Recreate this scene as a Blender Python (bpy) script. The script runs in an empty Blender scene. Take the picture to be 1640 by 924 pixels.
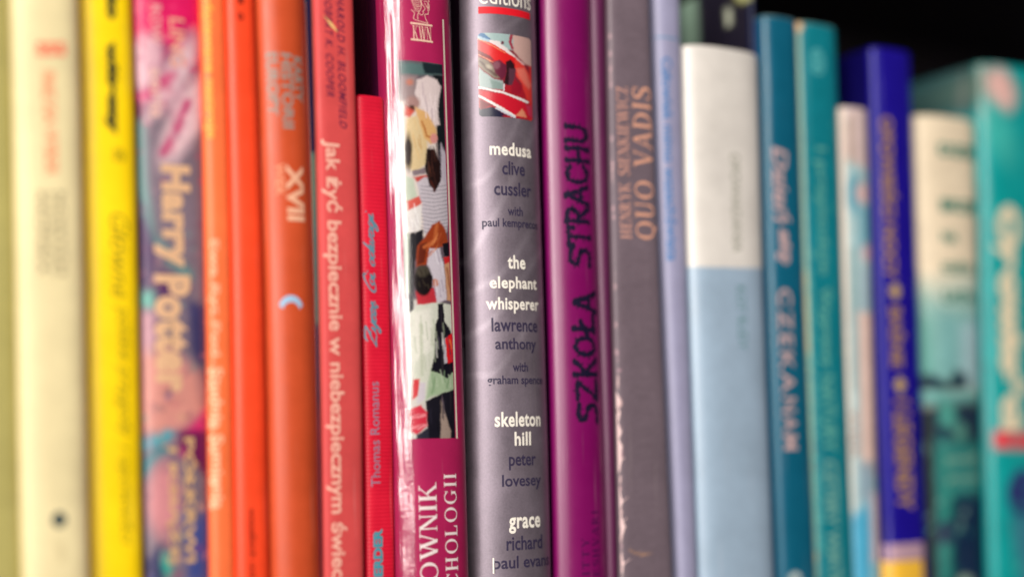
import bpy, bmesh, math, random
import numpy as np
from mathutils import Vector, Matrix
random.seed(7); np.random.seed(7)
S = 0.001                                   # everything below is laid out in millimetres
scene = bpy.context.scene
COL = scene.collection

# ------------------------------------------------------------------ camera
W0, H0 = 1640.0, 924.0
LENS, SENSOR = 50.0, 36.0
FPX = LENS / SENSOR * W0
YAW, PITCH, ROLL = math.radians(31.0), math.radians(0.9), math.radians(1.6)
DIST, CAMZ = 480.0, 80.0
SHIFT_PX = 227.0
Fv = np.array([math.sin(YAW) * math.cos(PITCH), math.cos(YAW) * math.cos(PITCH), math.sin(PITCH)])
R0 = np.cross(Fv, [0, 0, 1.0]); R0 /= np.linalg.norm(R0)
U0 = np.cross(R0, Fv)
Uv = U0 * math.cos(ROLL) + R0 * math.sin(ROLL)
Rv = R0 * math.cos(ROLL) - U0 * math.sin(ROLL)
CAM = np.array([-DIST * math.sin(YAW), -DIST * math.cos(YAW), CAMZ])
cd = bpy.data.cameras.new('camera'); cam = bpy.data.objects.new('camera', cd); COL.objects.link(cam)
cam.matrix_world = Matrix(((Rv[0], Uv[0], -Fv[0], CAM[0] * S), (Rv[1], Uv[1], -Fv[1], CAM[1] * S),
                           (Rv[2], Uv[2], -Fv[2], CAM[2] * S), (0, 0, 0, 1)))
cd.lens = LENS; cd.sensor_width = SENSOR; cd.shift_y = SHIFT_PX / W0
cd.clip_start = 0.01; cd.clip_end = 50
cd.dof.use_dof = True; cd.dof.focus_distance = 0.4715; cd.dof.aperture_fstop = 1.85; cd.dof.aperture_blades = 0
scene.camera = cam

# ------------------------------------------------------------------ light
world = bpy.data.worlds.new('World'); scene.world = world; world.use_nodes = True
bg = world.node_tree.nodes['Background']
bg.inputs['Color'].default_value = (0.60, 0.48, 0.60, 1); bg.inputs['Strength'].default_value = 0.05

def area(name, loc, target, sx, sy, power, color):
    l = bpy.data.lights.new(name, 'AREA'); l.shape = 'RECTANGLE'; l.size = sx; l.size_y = sy
    l.energy = power; l.color = color
    o = bpy.data.objects.new(name, l); COL.objects.link(o); o.location = loc
    o.rotation_euler = (Vector(target) - Vector(loc)).to_track_quat('-Z', 'Y').to_euler()
    return o
area('window_light', (-1.45, -0.95, 0.62), (0, 0, 0.15), 0.60, 1.10, 30, (1.0, 0.95, 0.87))
area('room_window_light', (-1.12, -1.75, 0.62), (0, 0, 0.15), 1.4, 1.3, 35, (1.0, 0.95, 0.88))
vs = scene.view_settings
vs.view_transform = 'Standard'; vs.look = 'None'; vs.exposure = 0.0; vs.gamma = 1.0; vs.use_curve_mapping = False

# ------------------------------------------------------------------ projection helpers (mm <-> photo pixels)
def project(P):
    d = P - CAM
    z = d @ Fv
    return W0 / 2 + FPX * (d @ Rv) / z, H0 / 2 - FPX * (d @ Uv) / z + SHIFT_PX

def unproject(px, py, yplane):
    r = Fv + Rv * (px - W0 / 2) / FPX + Uv * (H0 / 2 + SHIFT_PX - py) / FPX
    return CAM + r * ((yplane - CAM[1]) / r[1])

def lin(h, g=1.0):
    h = h.lstrip('#')
    v = [int(h[i:i + 2], 16) / 255 for i in (0, 2, 4)]
    return np.array([min(((c + 0.055) / 1.055) ** 2.4 if c > 0.04045 else c / 12.92, 1.0) * g for c in v])

# ------------------------------------------------------------------ materials
def paper_mat(name, rough=0.45, coat=0.0, bump=0.15, scale=2200, ribs=0, metallic=0.0, wear=None, wear_amt=0.5, coat_rough=0.15, spec=0.5, var=0.10, crease=0.16):
    m = bpy.data.materials.new(name); m.use_nodes = True
    nt = m.node_tree; N = nt.nodes; L = nt.links; b = N['Principled BSDF']
    at = N.new('ShaderNodeAttribute'); at.attribute_name = 'print'
    tc = N.new('ShaderNodeTexCoord')
    n1 = N.new('ShaderNodeTexNoise'); n1.inputs['Scale'].default_value = 55; n1.inputs['Detail'].default_value = 8
    n1.inputs['Roughness'].default_value = 0.7
    L.new(tc.outputs['Object'], n1.inputs['Vector'])
    mr = N.new('ShaderNodeMapRange'); mr.inputs['From Min'].default_value = 0.3; mr.inputs['From Max'].default_value = 0.7
    mr.inputs['To Min'].default_value = 1 - var; mr.inputs['To Max'].default_value = 1 + var
    L.new(n1.outputs['Fac'], mr.inputs['Value'])
    mul = N.new('ShaderNodeVectorMath'); mul.operation = 'SCALE'
    L.new(at.outputs['Color'], mul.inputs[0]); L.new(mr.outputs['Result'], mul.inputs['Scale'])
    last = mul.outputs['Vector']
    # grain of the stock
    n2 = N.new('ShaderNodeTexNoise'); n2.inputs['Scale'].default_value = scale; n2.inputs['Detail'].default_value = 3
    L.new(tc.outputs['Object'], n2.inputs['Vector'])
    mr2 = N.new('ShaderNodeMapRange'); mr2.inputs['To Min'].default_value = 1 - var * 0.9; mr2.inputs['To Max'].default_value = 1 + var * 0.9
    L.new(n2.outputs['Fac'], mr2.inputs['Value'])
    mul2 = N.new('ShaderNodeVectorMath'); mul2.operation = 'SCALE'
    L.new(last, mul2.inputs[0]); L.new(mr2.outputs['Result'], mul2.inputs['Scale']); last = mul2.outputs['Vector']
    # reading creases and rubbed streaks that run down the spine
    n5 = N.new('ShaderNodeTexNoise'); n5.inputs['Scale'].default_value = 520; n5.inputs['Detail'].default_value = 4
    mp5 = N.new('ShaderNodeMapping'); mp5.inputs['Scale'].default_value = (1, .2, .035); mp5.inputs['Rotation'].default_value = (0, .02, 0)
    L.new(tc.outputs['Object'], mp5.inputs['Vector']); L.new(mp5.outputs['Vector'], n5.inputs['Vector'])
    r5 = N.new('ShaderNodeMapRange'); r5.inputs['From Min'].default_value = 0.62; r5.inputs['From Max'].default_value = 0.74
    r5.inputs['To Max'].default_value = crease; L.new(n5.outputs['Fac'], r5.inputs['Value'])
    n6 = N.new('ShaderNodeTexNoise'); n6.inputs['Scale'].default_value = 900; n6.inputs['Detail'].default_value = 8; n6.inputs['Roughness'].default_value = .8
    L.new(tc.outputs['Object'], n6.inputs['Vector'])
    r6 = N.new('ShaderNodeMapRange'); r6.inputs['From Min'].default_value = 0.66; r6.inputs['From Max'].default_value = 0.72
    r6.inputs['To Max'].default_value = crease * 1.6; L.new(n6.outputs['Fac'], r6.inputs['Value'])
    mm5 = N.new('ShaderNodeMath'); mm5.operation = 'MAXIMUM'; L.new(r5.outputs['Result'], mm5.inputs[0]); L.new(r6.outputs['Result'], mm5.inputs[1])
    mx5 = N.new('ShaderNodeMix'); mx5.data_type = 'RGBA'; mx5.inputs['B'].default_value = (.62, .52, .50, 1)
    L.new(mm5.outputs[0], mx5.inputs['Factor']); L.new(last, mx5.inputs['A']); last = mx5.outputs['Result']
    if wear:
        ea = N.new('ShaderNodeAttribute'); ea.attribute_name = 'edge'
        n3 = N.new('ShaderNodeTexNoise'); n3.inputs['Scale'].default_value = 380; n3.inputs['Detail'].default_value = 6
        mp = N.new('ShaderNodeMapping'); mp.inputs['Scale'].default_value = (1, 1, 0.25)
        L.new(tc.outputs['Object'], mp.inputs['Vector']); L.new(mp.outputs['Vector'], n3.inputs['Vector'])
        ad = N.new('ShaderNodeMath'); ad.operation = 'MULTIPLY_ADD'; ad.inputs[1].default_value = 0.9
        L.new(ea.outputs['Fac'], ad.inputs[0]); L.new(n3.outputs['Fac'], ad.inputs[2])
        r3 = N.new('ShaderNodeMapRange'); r3.inputs['From Min'].default_value = 0.95; r3.inputs['From Max'].default_value = 1.15
        r3.inputs['To Max'].default_value = wear_amt
        L.new(ad.outputs[0], r3.inputs['Value'])
        mx = N.new('ShaderNodeMix'); mx.data_type = 'RGBA'
        L.new(r3.outputs['Result'], mx.inputs['Factor']); L.new(last, mx.inputs['A'])
        mx.inputs['B'].default_value = (*lin(wear), 1)
        last = mx.outputs['Result']
    L.new(last, b.inputs['Base Color'])
    rr = N.new('ShaderNodeMapRange'); rr.inputs['From Min'].default_value = 0.3; rr.inputs['From Max'].default_value = 0.7
    rr.inputs['To Min'].default_value = max(rough - 0.05, 0.03); rr.inputs['To Max'].default_value = rough + 0.06
    L.new(n1.outputs['Fac'], rr.inputs['Value']); L.new(rr.outputs['Result'], b.inputs['Roughness'])
    b.inputs['Coat Weight'].default_value = coat; b.inputs['Coat Roughness'].default_value = coat_rough
    b.inputs['Metallic'].default_value = metallic; b.inputs['Specular IOR Level'].default_value = spec
    bp = N.new('ShaderNodeBump'); bp.inputs['Strength'].default_value = bump; bp.inputs['Distance'].default_value = 0.0001
    L.new(n2.outputs['Fac'], bp.inputs['Height'])
    # slow dents that break up the sheen
    n4 = N.new('ShaderNodeTexNoise'); n4.inputs['Scale'].default_value = 70; n4.inputs['Detail'].default_value = 2
    mp4 = N.new('ShaderNodeMapping'); mp4.inputs['Scale'].default_value = (1, 1, 0.3)
    L.new(tc.outputs['Object'], mp4.inputs['Vector']); L.new(mp4.outputs['Vector'], n4.inputs['Vector'])
    b4 = N.new('ShaderNodeBump'); b4.inputs['Strength'].default_value = 0.25; b4.inputs['Distance'].default_value = 0.001
    L.new(n4.outputs['Fac'], b4.inputs['Height']); L.new(b4.outputs['Normal'], bp.inputs['Normal'])
    if ribs:
        wv = N.new('ShaderNodeTexWave'); wv.bands_direction = 'Z'; wv.inputs['Scale'].default_value = ribs
        L.new(tc.outputs['Object'], wv.inputs['Vector'])
        b3 = N.new('ShaderNodeBump'); b3.inputs['Strength'].default_value = 0.5; b3.inputs['Distance'].default_value = 0.0002
        L.new(wv.outputs['Fac'], b3.inputs['Height']); L.new(b4.outputs['Normal'], b3.inputs['Normal'])
        L.new(b3.outputs['Normal'], bp.inputs['Normal'])
    L.new(bp.outputs['Normal'], b.inputs['Normal'])
    return m

def plain_mat(name, col, rough=0.5, bump=0.0, scale=300, metallic=0.0):
    m = bpy.data.materials.new(name); m.use_nodes = True
    nt = m.node_tree; N = nt.nodes; L = nt.links; b = N['Principled BSDF']
    tc = N.new('ShaderNodeTexCoord'); n = N.new('ShaderNodeTexNoise'); n.inputs['Scale'].default_value = scale
    L.new(tc.outputs['Object'], n.inputs['Vector'])
    mx = N.new('ShaderNodeMix'); mx.data_type = 'RGBA'
    mx.inputs['A'].default_value = (*(np.array(col) * 0.88), 1); mx.inputs['B'].default_value = (*np.minimum(np.array(col) * 1.12, 1), 1)
    L.new(n.outputs['Fac'], mx.inputs['Factor']); L.new(mx.outputs['Result'], b.inputs['Base Color'])
    b.inputs['Roughness'].default_value = rough; b.inputs['Metallic'].default_value = metallic
    b.inputs['Specular IOR Level'].default_value = 0.3
    if bump:
        bp = N.new('ShaderNodeBump'); bp.inputs['Strength'].default_value = bump; bp.inputs['Distance'].default_value = 0.0005
        L.new(n.outputs['Fac'], bp.inputs['Height']); L.new(bp.outputs['Normal'], b.inputs['Normal'])
    return m
_ink = {}
def ink(h, g=1.0, rough=0.5):
    k = (h, g, rough)
    if k not in _ink: _ink[k] = plain_mat('ink_' + h, lin(h, g), rough, scale=1500)
    return _ink[k]
def pages_mat():
    m = plain_mat('page_paper', (0.62, 0.55, 0.42), 0.8)
    N = m.node_tree.nodes; L = m.node_tree.links
    tc = N.new('ShaderNodeTexCoord'); wv = N.new('ShaderNodeTexWave'); wv.bands_direction = 'X'; wv.inputs['Scale'].default_value = 900
    wv.inputs['Distortion'].default_value = 1.0
    L.new(tc.outputs['Object'], wv.inputs['Vector'])
    bp = N.new('ShaderNodeBump'); bp.inputs['Strength'].default_value = 0.6; bp.inputs['Distance'].default_value = 0.0003
    L.new(wv.outputs['Fac'], bp.inputs['Height']); L.new(bp.outputs['Normal'], N['Principled BSDF'].inputs['Normal'])
    return m
PAGES = pages_mat()

# ------------------------------------------------------------------ print painting (flat print colours per vertex)
def sdf_poly(PX, PY, pts):
    pts = np.array(pts, float); n = len(pts)
    d2 = np.full(PX.shape, 1e18); inside = np.zeros(PX.shape, bool)
    for i in range(n):
        ax, ay = pts[i]; bx, by = pts[(i + 1) % n]
        ex, ey = bx - ax, by - ay
        t = np.clip(((PX - ax) * ex + (PY - ay) * ey) / (ex * ex + ey * ey + 1e-9), 0, 1)
        d2 = np.minimum(d2, (PX - ax - t * ex) ** 2 + (PY - ay - t * ey) ** 2)
        c = ((ay > PY) != (by > PY)) & (PX < (bx - ax) * (PY - ay) / (by - ay + 1e-12) + ax)
        inside ^= c
    d = np.sqrt(d2)
    return np.where(inside, -d, d)

def paint(base, PX, PY, shapes, gain):
    C = base.copy()
    if len(shapes) > 8:                       # printed photographs: irregular outlines
        wx = sum(np.sin(PX * a + PY * b + c) * k for a, b, c, k in ((.31, .22, 0, .6), (.9, -.7, 1, .35), (-.5, 1.3, 2, .35), (2.1, 1.7, 3, .18)))
        wy = sum(np.sin(PX * a + PY * b + c) * k for a, b, c, k in ((.27, -.3, 5, .6), (.8, .9, 4, .35), (1.4, -.4, 2, .35), (-1.9, 2.2, 3, .18)))
        PX, PY = PX + wx * .6, PY + wy * .6
    for s in shapes:
        kind, col, soft = s[0], lin(s[1], gain), s[-1]
        if kind == 'poly': d = sdf_poly(PX, PY, s[2])
        elif kind == 'ell':
            cx, cy, rx, ry, rot = s[2]
            a = math.radians(rot); u = (PX - cx) * math.cos(a) + (PY - cy) * math.sin(a); v = -(PX - cx) * math.sin(a) + (PY - cy) * math.cos(a)
            d = (np.sqrt((u / rx) ** 2 + (v / ry) ** 2) - 1) * min(rx, ry)
        elif kind == 'line':
            d = np.full(PX.shape, 1e9); p = s[2]
            for (ax, ay), (bx, by) in zip(p[:-1], p[1:]):
                ex, ey = bx - ax, by - ay
                t = np.clip(((PX - ax) * ex + (PY - ay) * ey) / (ex * ex + ey * ey + 1e-9), 0, 1)
                d = np.minimum(d, np.hypot(PX - ax - t * ex, PY - ay - t * ey))
            d = d - s[3]
        op = s[4] if kind == 'line' and len(s) > 5 else 1.0
        a = np.clip(0.5 - d / soft, 0, 1)[:, None] * op
        C = C * (1 - a) + col * a
    if len(shapes) > 8:
        C = C * (1 + .045 * np.random.RandomState(3).randn(len(C)))[:, None].clip(.8, 1.2)
    return C

def mottle(seed, n, x0, y0, x1, y1, cols, r0=3, r1=9):
    q = random.Random(seed); out = []
    for _ in range(n):
        x, y = q.uniform(x0, x1), q.uniform(y0, y1); a = q.uniform(0, 6.283); l = q.uniform(r0, r1) * 1.6
        out.append(('line', q.choice(cols), [(x, y), (x + l * math.cos(a) * .6, y + l * math.sin(a))], q.uniform(r0, r1) * .35, q.uniform(.3, .75), q.uniform(2, 6)))
    return out

# ------------------------------------------------------------------ mesh helper
def mesh_obj(name, V, F, mat, parent=None, colors=None, edge=None, smooth=True, origin=None):
    me = bpy.data.meshes.new(name)
    V = np.asarray(V, float)
    o0 = np.array(origin if origin is not None else (0, 0, 0), float)
    me.from_pydata([tuple(p) for p in (V - o0) * S], [], F)
    if colors is not None:
        a = me.color_attributes.new('print', 'FLOAT_COLOR', 'POINT')
        a.data.foreach_set('color', np.hstack([colors, np.ones((len(colors), 1))]).astype(np.float32).ravel())
    if edge is not None:
        a = me.attributes.new('edge', 'FLOAT', 'POINT'); a.data.foreach_set('value', np.asarray(edge, np.float32))
    if smooth: me.polygons.foreach_set('use_smooth', [True] * len(me.polygons))
    me.materials.append(mat); me.update()
    o = bpy.data.objects.new(name, me); COL.objects.link(o)
    if parent is not None: o.parent = parent
    elif origin is not None: o.location = o0 * S
    return o

GROUP = 'books standing upright in a row on the shelf'
BOOKS = []
class Book:
    def __init__(s, name, label, edges, mat, col, side=None, top=None, height=None, front=0.0, depth=135.0,
                 B=3.0, n=4.0, shapes=(), nz=6, nb=3, gain=1.0, board=0.6, inset=1.0, yref=None):
        xl0, xr0, xl1, xr1 = edges
        s.front, s.B, s.n, s.gain = front, B, n, gain
        yb = front + B * 0.8 if yref is None else yref
        def line(x0, x1):
            p, q = unproject(x0, 0, yb), unproject(x1, H0, yb)
            m = (p[0] - q[0]) / (p[2] - q[2]); return p[0] - m * p[2], m
        s.L, s.R = line(xl0, xl1), line(xr0, xr1)
        if top is not None: s.ztop = unproject((xl0 + xr0) / 2, top, front)[2]
        else: s.ztop = height
        cx = (s.XL(0) + s.XR(0)) / 2
        s.org = np.array([cx, front + depth / 2, 0.0])
        s.root = bpy.data.objects.new(name, None); COL.objects.link(s.root); s.root.location = s.org * S
        s.root.empty_display_size = 0.02
        s.root['label'] = label; s.root['category'] = 'book'; s.root['group'] = GROUP
        s.layer = 0
        BOOKS.append(s)
        s.build(mat, lin(col, gain), lin(side or col, gain), shapes, nz, nb, depth, board, inset)  # side: board colour, on some books darkened to hold the shade between books
    def XL(s, z):
        x = s.L[0] + s.L[1] * z
        return x + 0.45 * np.sin(np.asarray(z) / 48 + x / 60)
    def XR(s, z):
        x = s.R[0] + s.R[1] * z
        return x + 0.45 * np.sin(np.asarray(z) / 48 + x / 60)
    def g(s, xf): return np.clip(1 - np.abs(2 * np.asarray(xf, float) - 1) ** s.n, 0, 1) ** (1 / s.n)
    def P(s, xf, z, off=0.0, insx=0.0):
        xf = np.asarray(xf, float); z = np.asarray(z, float)
        w = s.XR(z) - s.XL(z)
        x = s.XL(z) + insx + (w - 2 * insx) * xf
        y = s.front + s.B * (1 - s.g(xf)) + insx
        if np.any(off != 0):
            e = 0.004; a = np.clip(xf, 0.02, 0.98)
            dy = -s.B * (s.g(a + e) - s.g(a - e)) / (2 * e * w)
            nn = np.sqrt(dy * dy + 1); x = x + off * dy / nn; y = y - off / nn
        return np.stack([x, y, z + 0 * x], -1)
    def inv(s, px, py):
        y = s.front
        for _ in range(40):
            p = unproject(px, py, y)
            xf = (p[0] - s.XL(p[2])) / (s.XR(p[2]) - s.XL(p[2]))
            y = 0.6 * y + 0.4 * (s.front + s.B * (1 - float(s.g(min(max(xf, 0.01), 0.99)))))
        return xf, p[2]
    def build(s, mat, col, side, shapes, nz, nb, depth, th, inset):
        NT = 44
        t = np.linspace(math.pi, 0, NT)
        xf = 0.5 + 0.5 * np.sign(np.cos(t)) * np.abs(np.cos(t)) ** (2 / s.n)
        yy = s.front + s.B * (1 - np.sin(t).clip(0, 1) ** (2 / s.n))
        yback = s.front + depth
        yl = np.append(np.linspace(yback, s.front + s.B + 0.35, nb), s.front + s.B + 0.12); nb = nb + 1
        prof = [(0.0, y) for y in yl] + list(zip(xf, yy)) + [(1.0, y) for y in yl[::-1]]
        prof = np.array(prof); M = len(prof)
        zt = s.ztop
        zs = [0.0, 0.5, 1.2] + list(np.linspace(2.0, zt - 2.0, max(nz, 40))) + [zt - 1.2, zt - 0.5, zt - 0.12, zt]
        ins = [0.5, 0.1, 0] + [0] * max(nz, 40) + [0, 0.12, 0.35, 0.7]
        V = []; 
        for z, i in zip(zs, ins):
            w = s.XR(z) - s.XL(z)
            x = s.XL(z) + i + (w - 2 * i) * prof[:, 0]
            y = prof[:, 1] + i * (prof[:, 1] < s.front + s.B)
            V.append(np.stack([x, y, np.full(M, z)], -1))
        V = np.concatenate(V); K = len(zs)
        F = [(k * M + i, k * M + i + 1, (k + 1) * M + i + 1, (k + 1) * M + i) for k in range(K - 1) for i in range(M - 1)]
        spine = np.zeros(M, bool); spine[nb:nb + NT] = True
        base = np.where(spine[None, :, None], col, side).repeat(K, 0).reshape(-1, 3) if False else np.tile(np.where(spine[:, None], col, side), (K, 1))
        if len(shapes):
            PX, PY = project(V); base = paint(base, PX, PY, shapes, s.gain)
        ed = np.zeros(M); q = np.abs(2 * prof[:, 0] - 1)
        wmm = float(s.XR(150) - s.XL(150)); dist = (1 - q) * wmm / 2
        ed = np.clip(1 - dist / 1.3, 0, 1) * spine * np.clip(1.4 - (prof[:, 1] - s.front) / (0.5 * s.B), 0, 1)
        E = np.tile(ed, K); zz = V[:, 2]; E = np.maximum(E, np.clip(1 - (zt - zz) / 2.0, 0, 1) * 0.9)
        s.cover = mesh_obj('cover', V - s.org, F, mat, s.root, base, E)
        # inner faces + rims of the case (thickness)
        zi = [0.0, zt]; VI = []
        wi = lambda z: s.XR(z) - s.XL(z)
        for z, i in ((0.0, 0.5), (zt, 0.7)):
            w = wi(z)
            xo = s.XL(z) + i + (w - 2 * i) * prof[:, 0]; yo = prof[:, 1] + i * (prof[:, 1] < s.front + s.B)
            sc = (w / 2 - th - 0.0) / (w / 2)
            xi = (s.XL(z) + w / 2) + (prof[:, 0] - 0.5) * w * sc; yi = np.minimum(prof[:, 1] + th + 0.3, yback)
            VI.append(np.stack([xo, yo, np.full(M, z)], -1)); VI.append(np.stack([xi, yi, np.full(M, z)], -1))
        VI = np.concatenate(VI)
        FI = []
        for i in range(M - 1):
            FI.append((i, M + i, M + i + 1, i + 1)); FI.append((2 * M + i, 2 * M + i + 1, 3 * M + i + 1, 3 * M + i))
            FI.append((M + i, 3 * M + i, 3 * M + i + 1, M + i + 1))
        FI.append((0, 2 * M, 3 * M, M)); FI.append((M - 1, 2 * M - 1, 4 * M - 1, 3 * M - 1))
        mesh_obj('cover_lining', VI - s.org, FI, mat, s.root, np.tile(side * 0.5 + col * 0.5, (4 * M, 1)), np.zeros(4 * M), smooth=False)
        # page block
        V = []
        for z in (inset, zt - inset - 1.0):
            a, b = s.XL(z) + th + 0.15, s.XR(z) - th - 0.15
            y0, y1 = s.front + s.B + 1.5, yback - inset - 1
            V += [(a, y0, z), (b, y0, z), (b, y1, z), (a, y1, z)]
        mesh_obj('page_block', np.array(V) - s.org, [(3, 2, 1, 0), (4, 5, 6, 7), (0, 1, 5, 4), (1, 2, 6, 5), (2, 3, 7, 6), (3, 0, 4, 7)],
                 PAGES, s.root, smooth=False)
    # ---- place a list of 2D polygons (x right, y up) into a pixel box on the spine
    def place(s, name, pts, faces, box, rot, mat, layers=None, label=None, exact=None):
        x0, y0, x1, y1 = box
        xm, ym = (x0 + x1) / 2, (y0 + y1) / 2
        fa, za = s.inv(x0, ym); fb, zb = s.inv(x1, ym)
        _, zt = s.inv(xm, y0); _, zb_ = s.inv(xm, y1)
        zc = s.inv(xm, ym)[1]; wc = s.XR(zc) - s.XL(zc)
        xi0, xi1 = (fa - 0.5) * wc, (fb - 0.5) * wc
        p = np.array(pts, float)
        if rot == 'up': q = np.stack([-p[:, 1], p[:, 0]], -1)
        elif rot == 'down': q = np.stack([p[:, 1], -p[:, 0]], -1)
        else: q = p.copy()
        mn = np.array(exact[0]) if exact else q.min(0); mx = np.array(exact[1]) if exact else q.max(0)
        q = (q - mn) / np.maximum(mx - mn, 1e-9)
        X = xi0 + (xi1 - xi0) * q[:, 0]; Z = zb_ + (zt - zb_) * q[:, 1]
        bm = bmesh.new()
        ly = bm.verts.layers.float.new('ly')
        vs_ = []
        for i in range(len(X)):
            v = bm.verts.new((X[i], Z[i], 0)); v[ly] = layers[i] if layers is not None else 0; vs_.append(v)
        for f in faces:
            try: bm.faces.new([vs_[k] for k in f])
            except ValueError: pass
        bmesh.ops.triangulate(bm, faces=bm.faces[:])
        if s.B > 2 or True:
            for _ in range(5):
                es = [e for e in bm.edges if abs(e.verts[0].co.x - e.verts[1].co.x) > 1.1]
                if not es: break
                bmesh.ops.subdivide_edges(bm, edges=es, cuts=1)
                bmesh.ops.triangulate(bm, faces=[f for f in bm.faces if len(f.verts) > 3])
        bm.verts.index_update(); bm.verts.ensure_lookup_table()
        C = np.array([v.co[:] for v in bm.verts]); LY = np.array([v[ly] for v in bm.verts])
        F = [tuple(v.index for v in f.verts) for f in bm.faces]; bm.free()
        if not len(C): return
        z = C[:, 1]; w = s.XR(z) - s.XL(z); xf = 0.5 + C[:, 0] / w
        s.layer += 1
        V = s.P(np.clip(xf, 0.003, 0.997), z, 0.07 + 0.006 * (s.layer % 6) + LY)
        o = mesh_obj(name, V - s.org, F, mat, s.root, smooth=True)
        if label: o['label'] = label
        return o
    def text(s, name, body, box, rot, mat, weight=0.0, shear=0.0, space=1.0, font='sans', seed=0, label=None):
        if font == 'sans': pts, fc, ly = sans_text(body, weight, shear, space)
        elif font == 'serif': pts, fc, ly = glyph_text(body, SERIF, space)
        elif font == 'rough': pts, fc, ly = rough_text(body, seed)
        elif font == 'script': pts, fc, ly = script_text(body)
        return s.place(name, pts, fc, box, rot, mat, ly, label)
    def patch(s, name, box, res, shapes, mat, base, gain=None, off=0.05, corner=0, quad=None):
        """fine printed rectangle; box in photo pixels"""
        x0, y0, x1, y1 = box
        xm, ym = (x0 + x1) / 2, (y0 + y1) / 2
        fa, _ = s.inv(x0, ym); fb, _ = s.inv(x1, ym); _, zt = s.inv(xm, y0); _, zb = s.inv(xm, y1)
        zc = (zt + zb) / 2; w = (s.XR(zc) - s.XL(zc)) * (fb - fa)
        nx, nz = max(2, int(w / res)), max(2, int((zt - zb) / res))
        A, Zg = np.meshgrid(np.linspace(fa, fb, nx + 1), np.linspace(zb, zt, nz + 1))
        V = s.P(A.ravel(), Zg.ravel(), np.full(A.size, off))
        F = []
        hh = (zt - zb)
        for j in range(nz):
            for i in range(nx):
                if corner:
                    u = (i + .5) / nx * w; v = (j + .5) / nz * hh
                    du = max(corner - u, u - (w - corner), 0); dv = max(corner - v, v - (hh - corner), 0)
                    if du * du + dv * dv > corner * corner: continue
                k = j * (nx + 1) + i; F.append((k, k + 1, k + nx + 2, k + nx + 1))
        PX, PY = project(V); g_ = s.gain if gain is None else gain
        C = paint(np.tile(lin(base, g_), (len(V), 1)), PX, PY, shapes, g_)
        return mesh_obj(name, V - s.org, F, mat, s.root, C, np.zeros(len(V)))
    def bar(s, name, box, mat, label=None):
        return s.place(name, [(0, 0), (1, 0), (1, 1), (0, 1)], [(0, 1, 2, 3)], box, 'h', mat, label=label)

# ------------------------------------------------------------------ lettering
def sans_text(body, weight=0.0, shear=0.0, space=1.0):
    cu = bpy.data.curves.new('t', 'FONT'); cu.body = body; cu.offset = weight; cu.shear = shear
    cu.space_character = space; cu.resolution_u = 3; cu.fill_mode = 'FRONT'
    o = bpy.data.objects.new('t', cu); COL.objects.link(o)
    dg = bpy.context.evaluated_depsgraph_get(); dg.update()
    me = bpy.data.meshes.new_from_object(o.evaluated_get(dg))
    pts = [(v.co.x, v.co.y) for v in me.vertices]; fc = [tuple(p.vertices) for p in me.polygons]
    bpy.data.objects.remove(o); bpy.data.curves.remove(cu); bpy.data.meshes.remove(me)
    return pts, fc, None

def smooth_line(p, k=6, closed=False):
    p = np.array(p, float)
    if len(p) < 3: return p
    q = np.vstack([2 * p[0] - p[1], p, 2 * p[-1] - p[-2]]); out = []
    for i in range(1, len(q) - 2):
        for t in np.linspace(0, 1, k, endpoint=False):
            out.append(0.5 * ((2 * q[i]) + (-q[i - 1] + q[i + 1]) * t + (2 * q[i - 1] - 5 * q[i] + 4 * q[i + 1] - q[i + 2]) * t * t
                              + (-q[i - 1] + 3 * q[i] - 3 * q[i + 1] + q[i + 2]) * t ** 3))
    out.append(q[-2]); return np.array(out)

class Pen:
    def __init__(s): s.p = []; s.f = []; s.l = []; s.k = 0
    def poly(s, pts):
        b = len(s.p); s.p += [tuple(q) for q in pts]; s.f.append(tuple(range(b, b + len(pts))))
        s.l += [0.003 * (s.k % 8)] * len(pts); s.k += 1
    def ribbon(s, pts, wid, k=6):
        """pts (x, y); wid half widths per point or a number"""
        pts = np.array(pts, float); wid = np.full(len(pts), wid) if np.isscalar(wid) else np.array(wid, float)
        q = smooth_line(np.column_stack([pts, wid]), k) if k > 1 else np.column_stack([pts, wid])
        d = np.gradient(q[:, :2], axis=0); d /= np.maximum(np.linalg.norm(d, axis=1), 1e-9)[:, None]
        nn = np.column_stack([-d[:, 1], d[:, 0]]); h = np.maximum(q[:, 2:3], 0.002)
        a, c = q[:, :2] + nn * h, q[:, :2] - nn * h; b = len(s.p); n = len(q)
        s.p += [tuple(v) for v in a] + [tuple(v) for v in c]
        s.f += [(b + i, b + i + 1, b + n + i + 1, b + n + i) for i in range(n - 1)]
        s.l += [0.003 * (s.k % 8)] * (2 * n); s.k += 1
    def disc(s, x, y, r, ry=None):
        s.poly([(x + r * math.cos(a), y + (ry or r) * math.sin(a)) for a in np.linspace(0, 2 * math.pi, 12, endpoint=False)])

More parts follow.
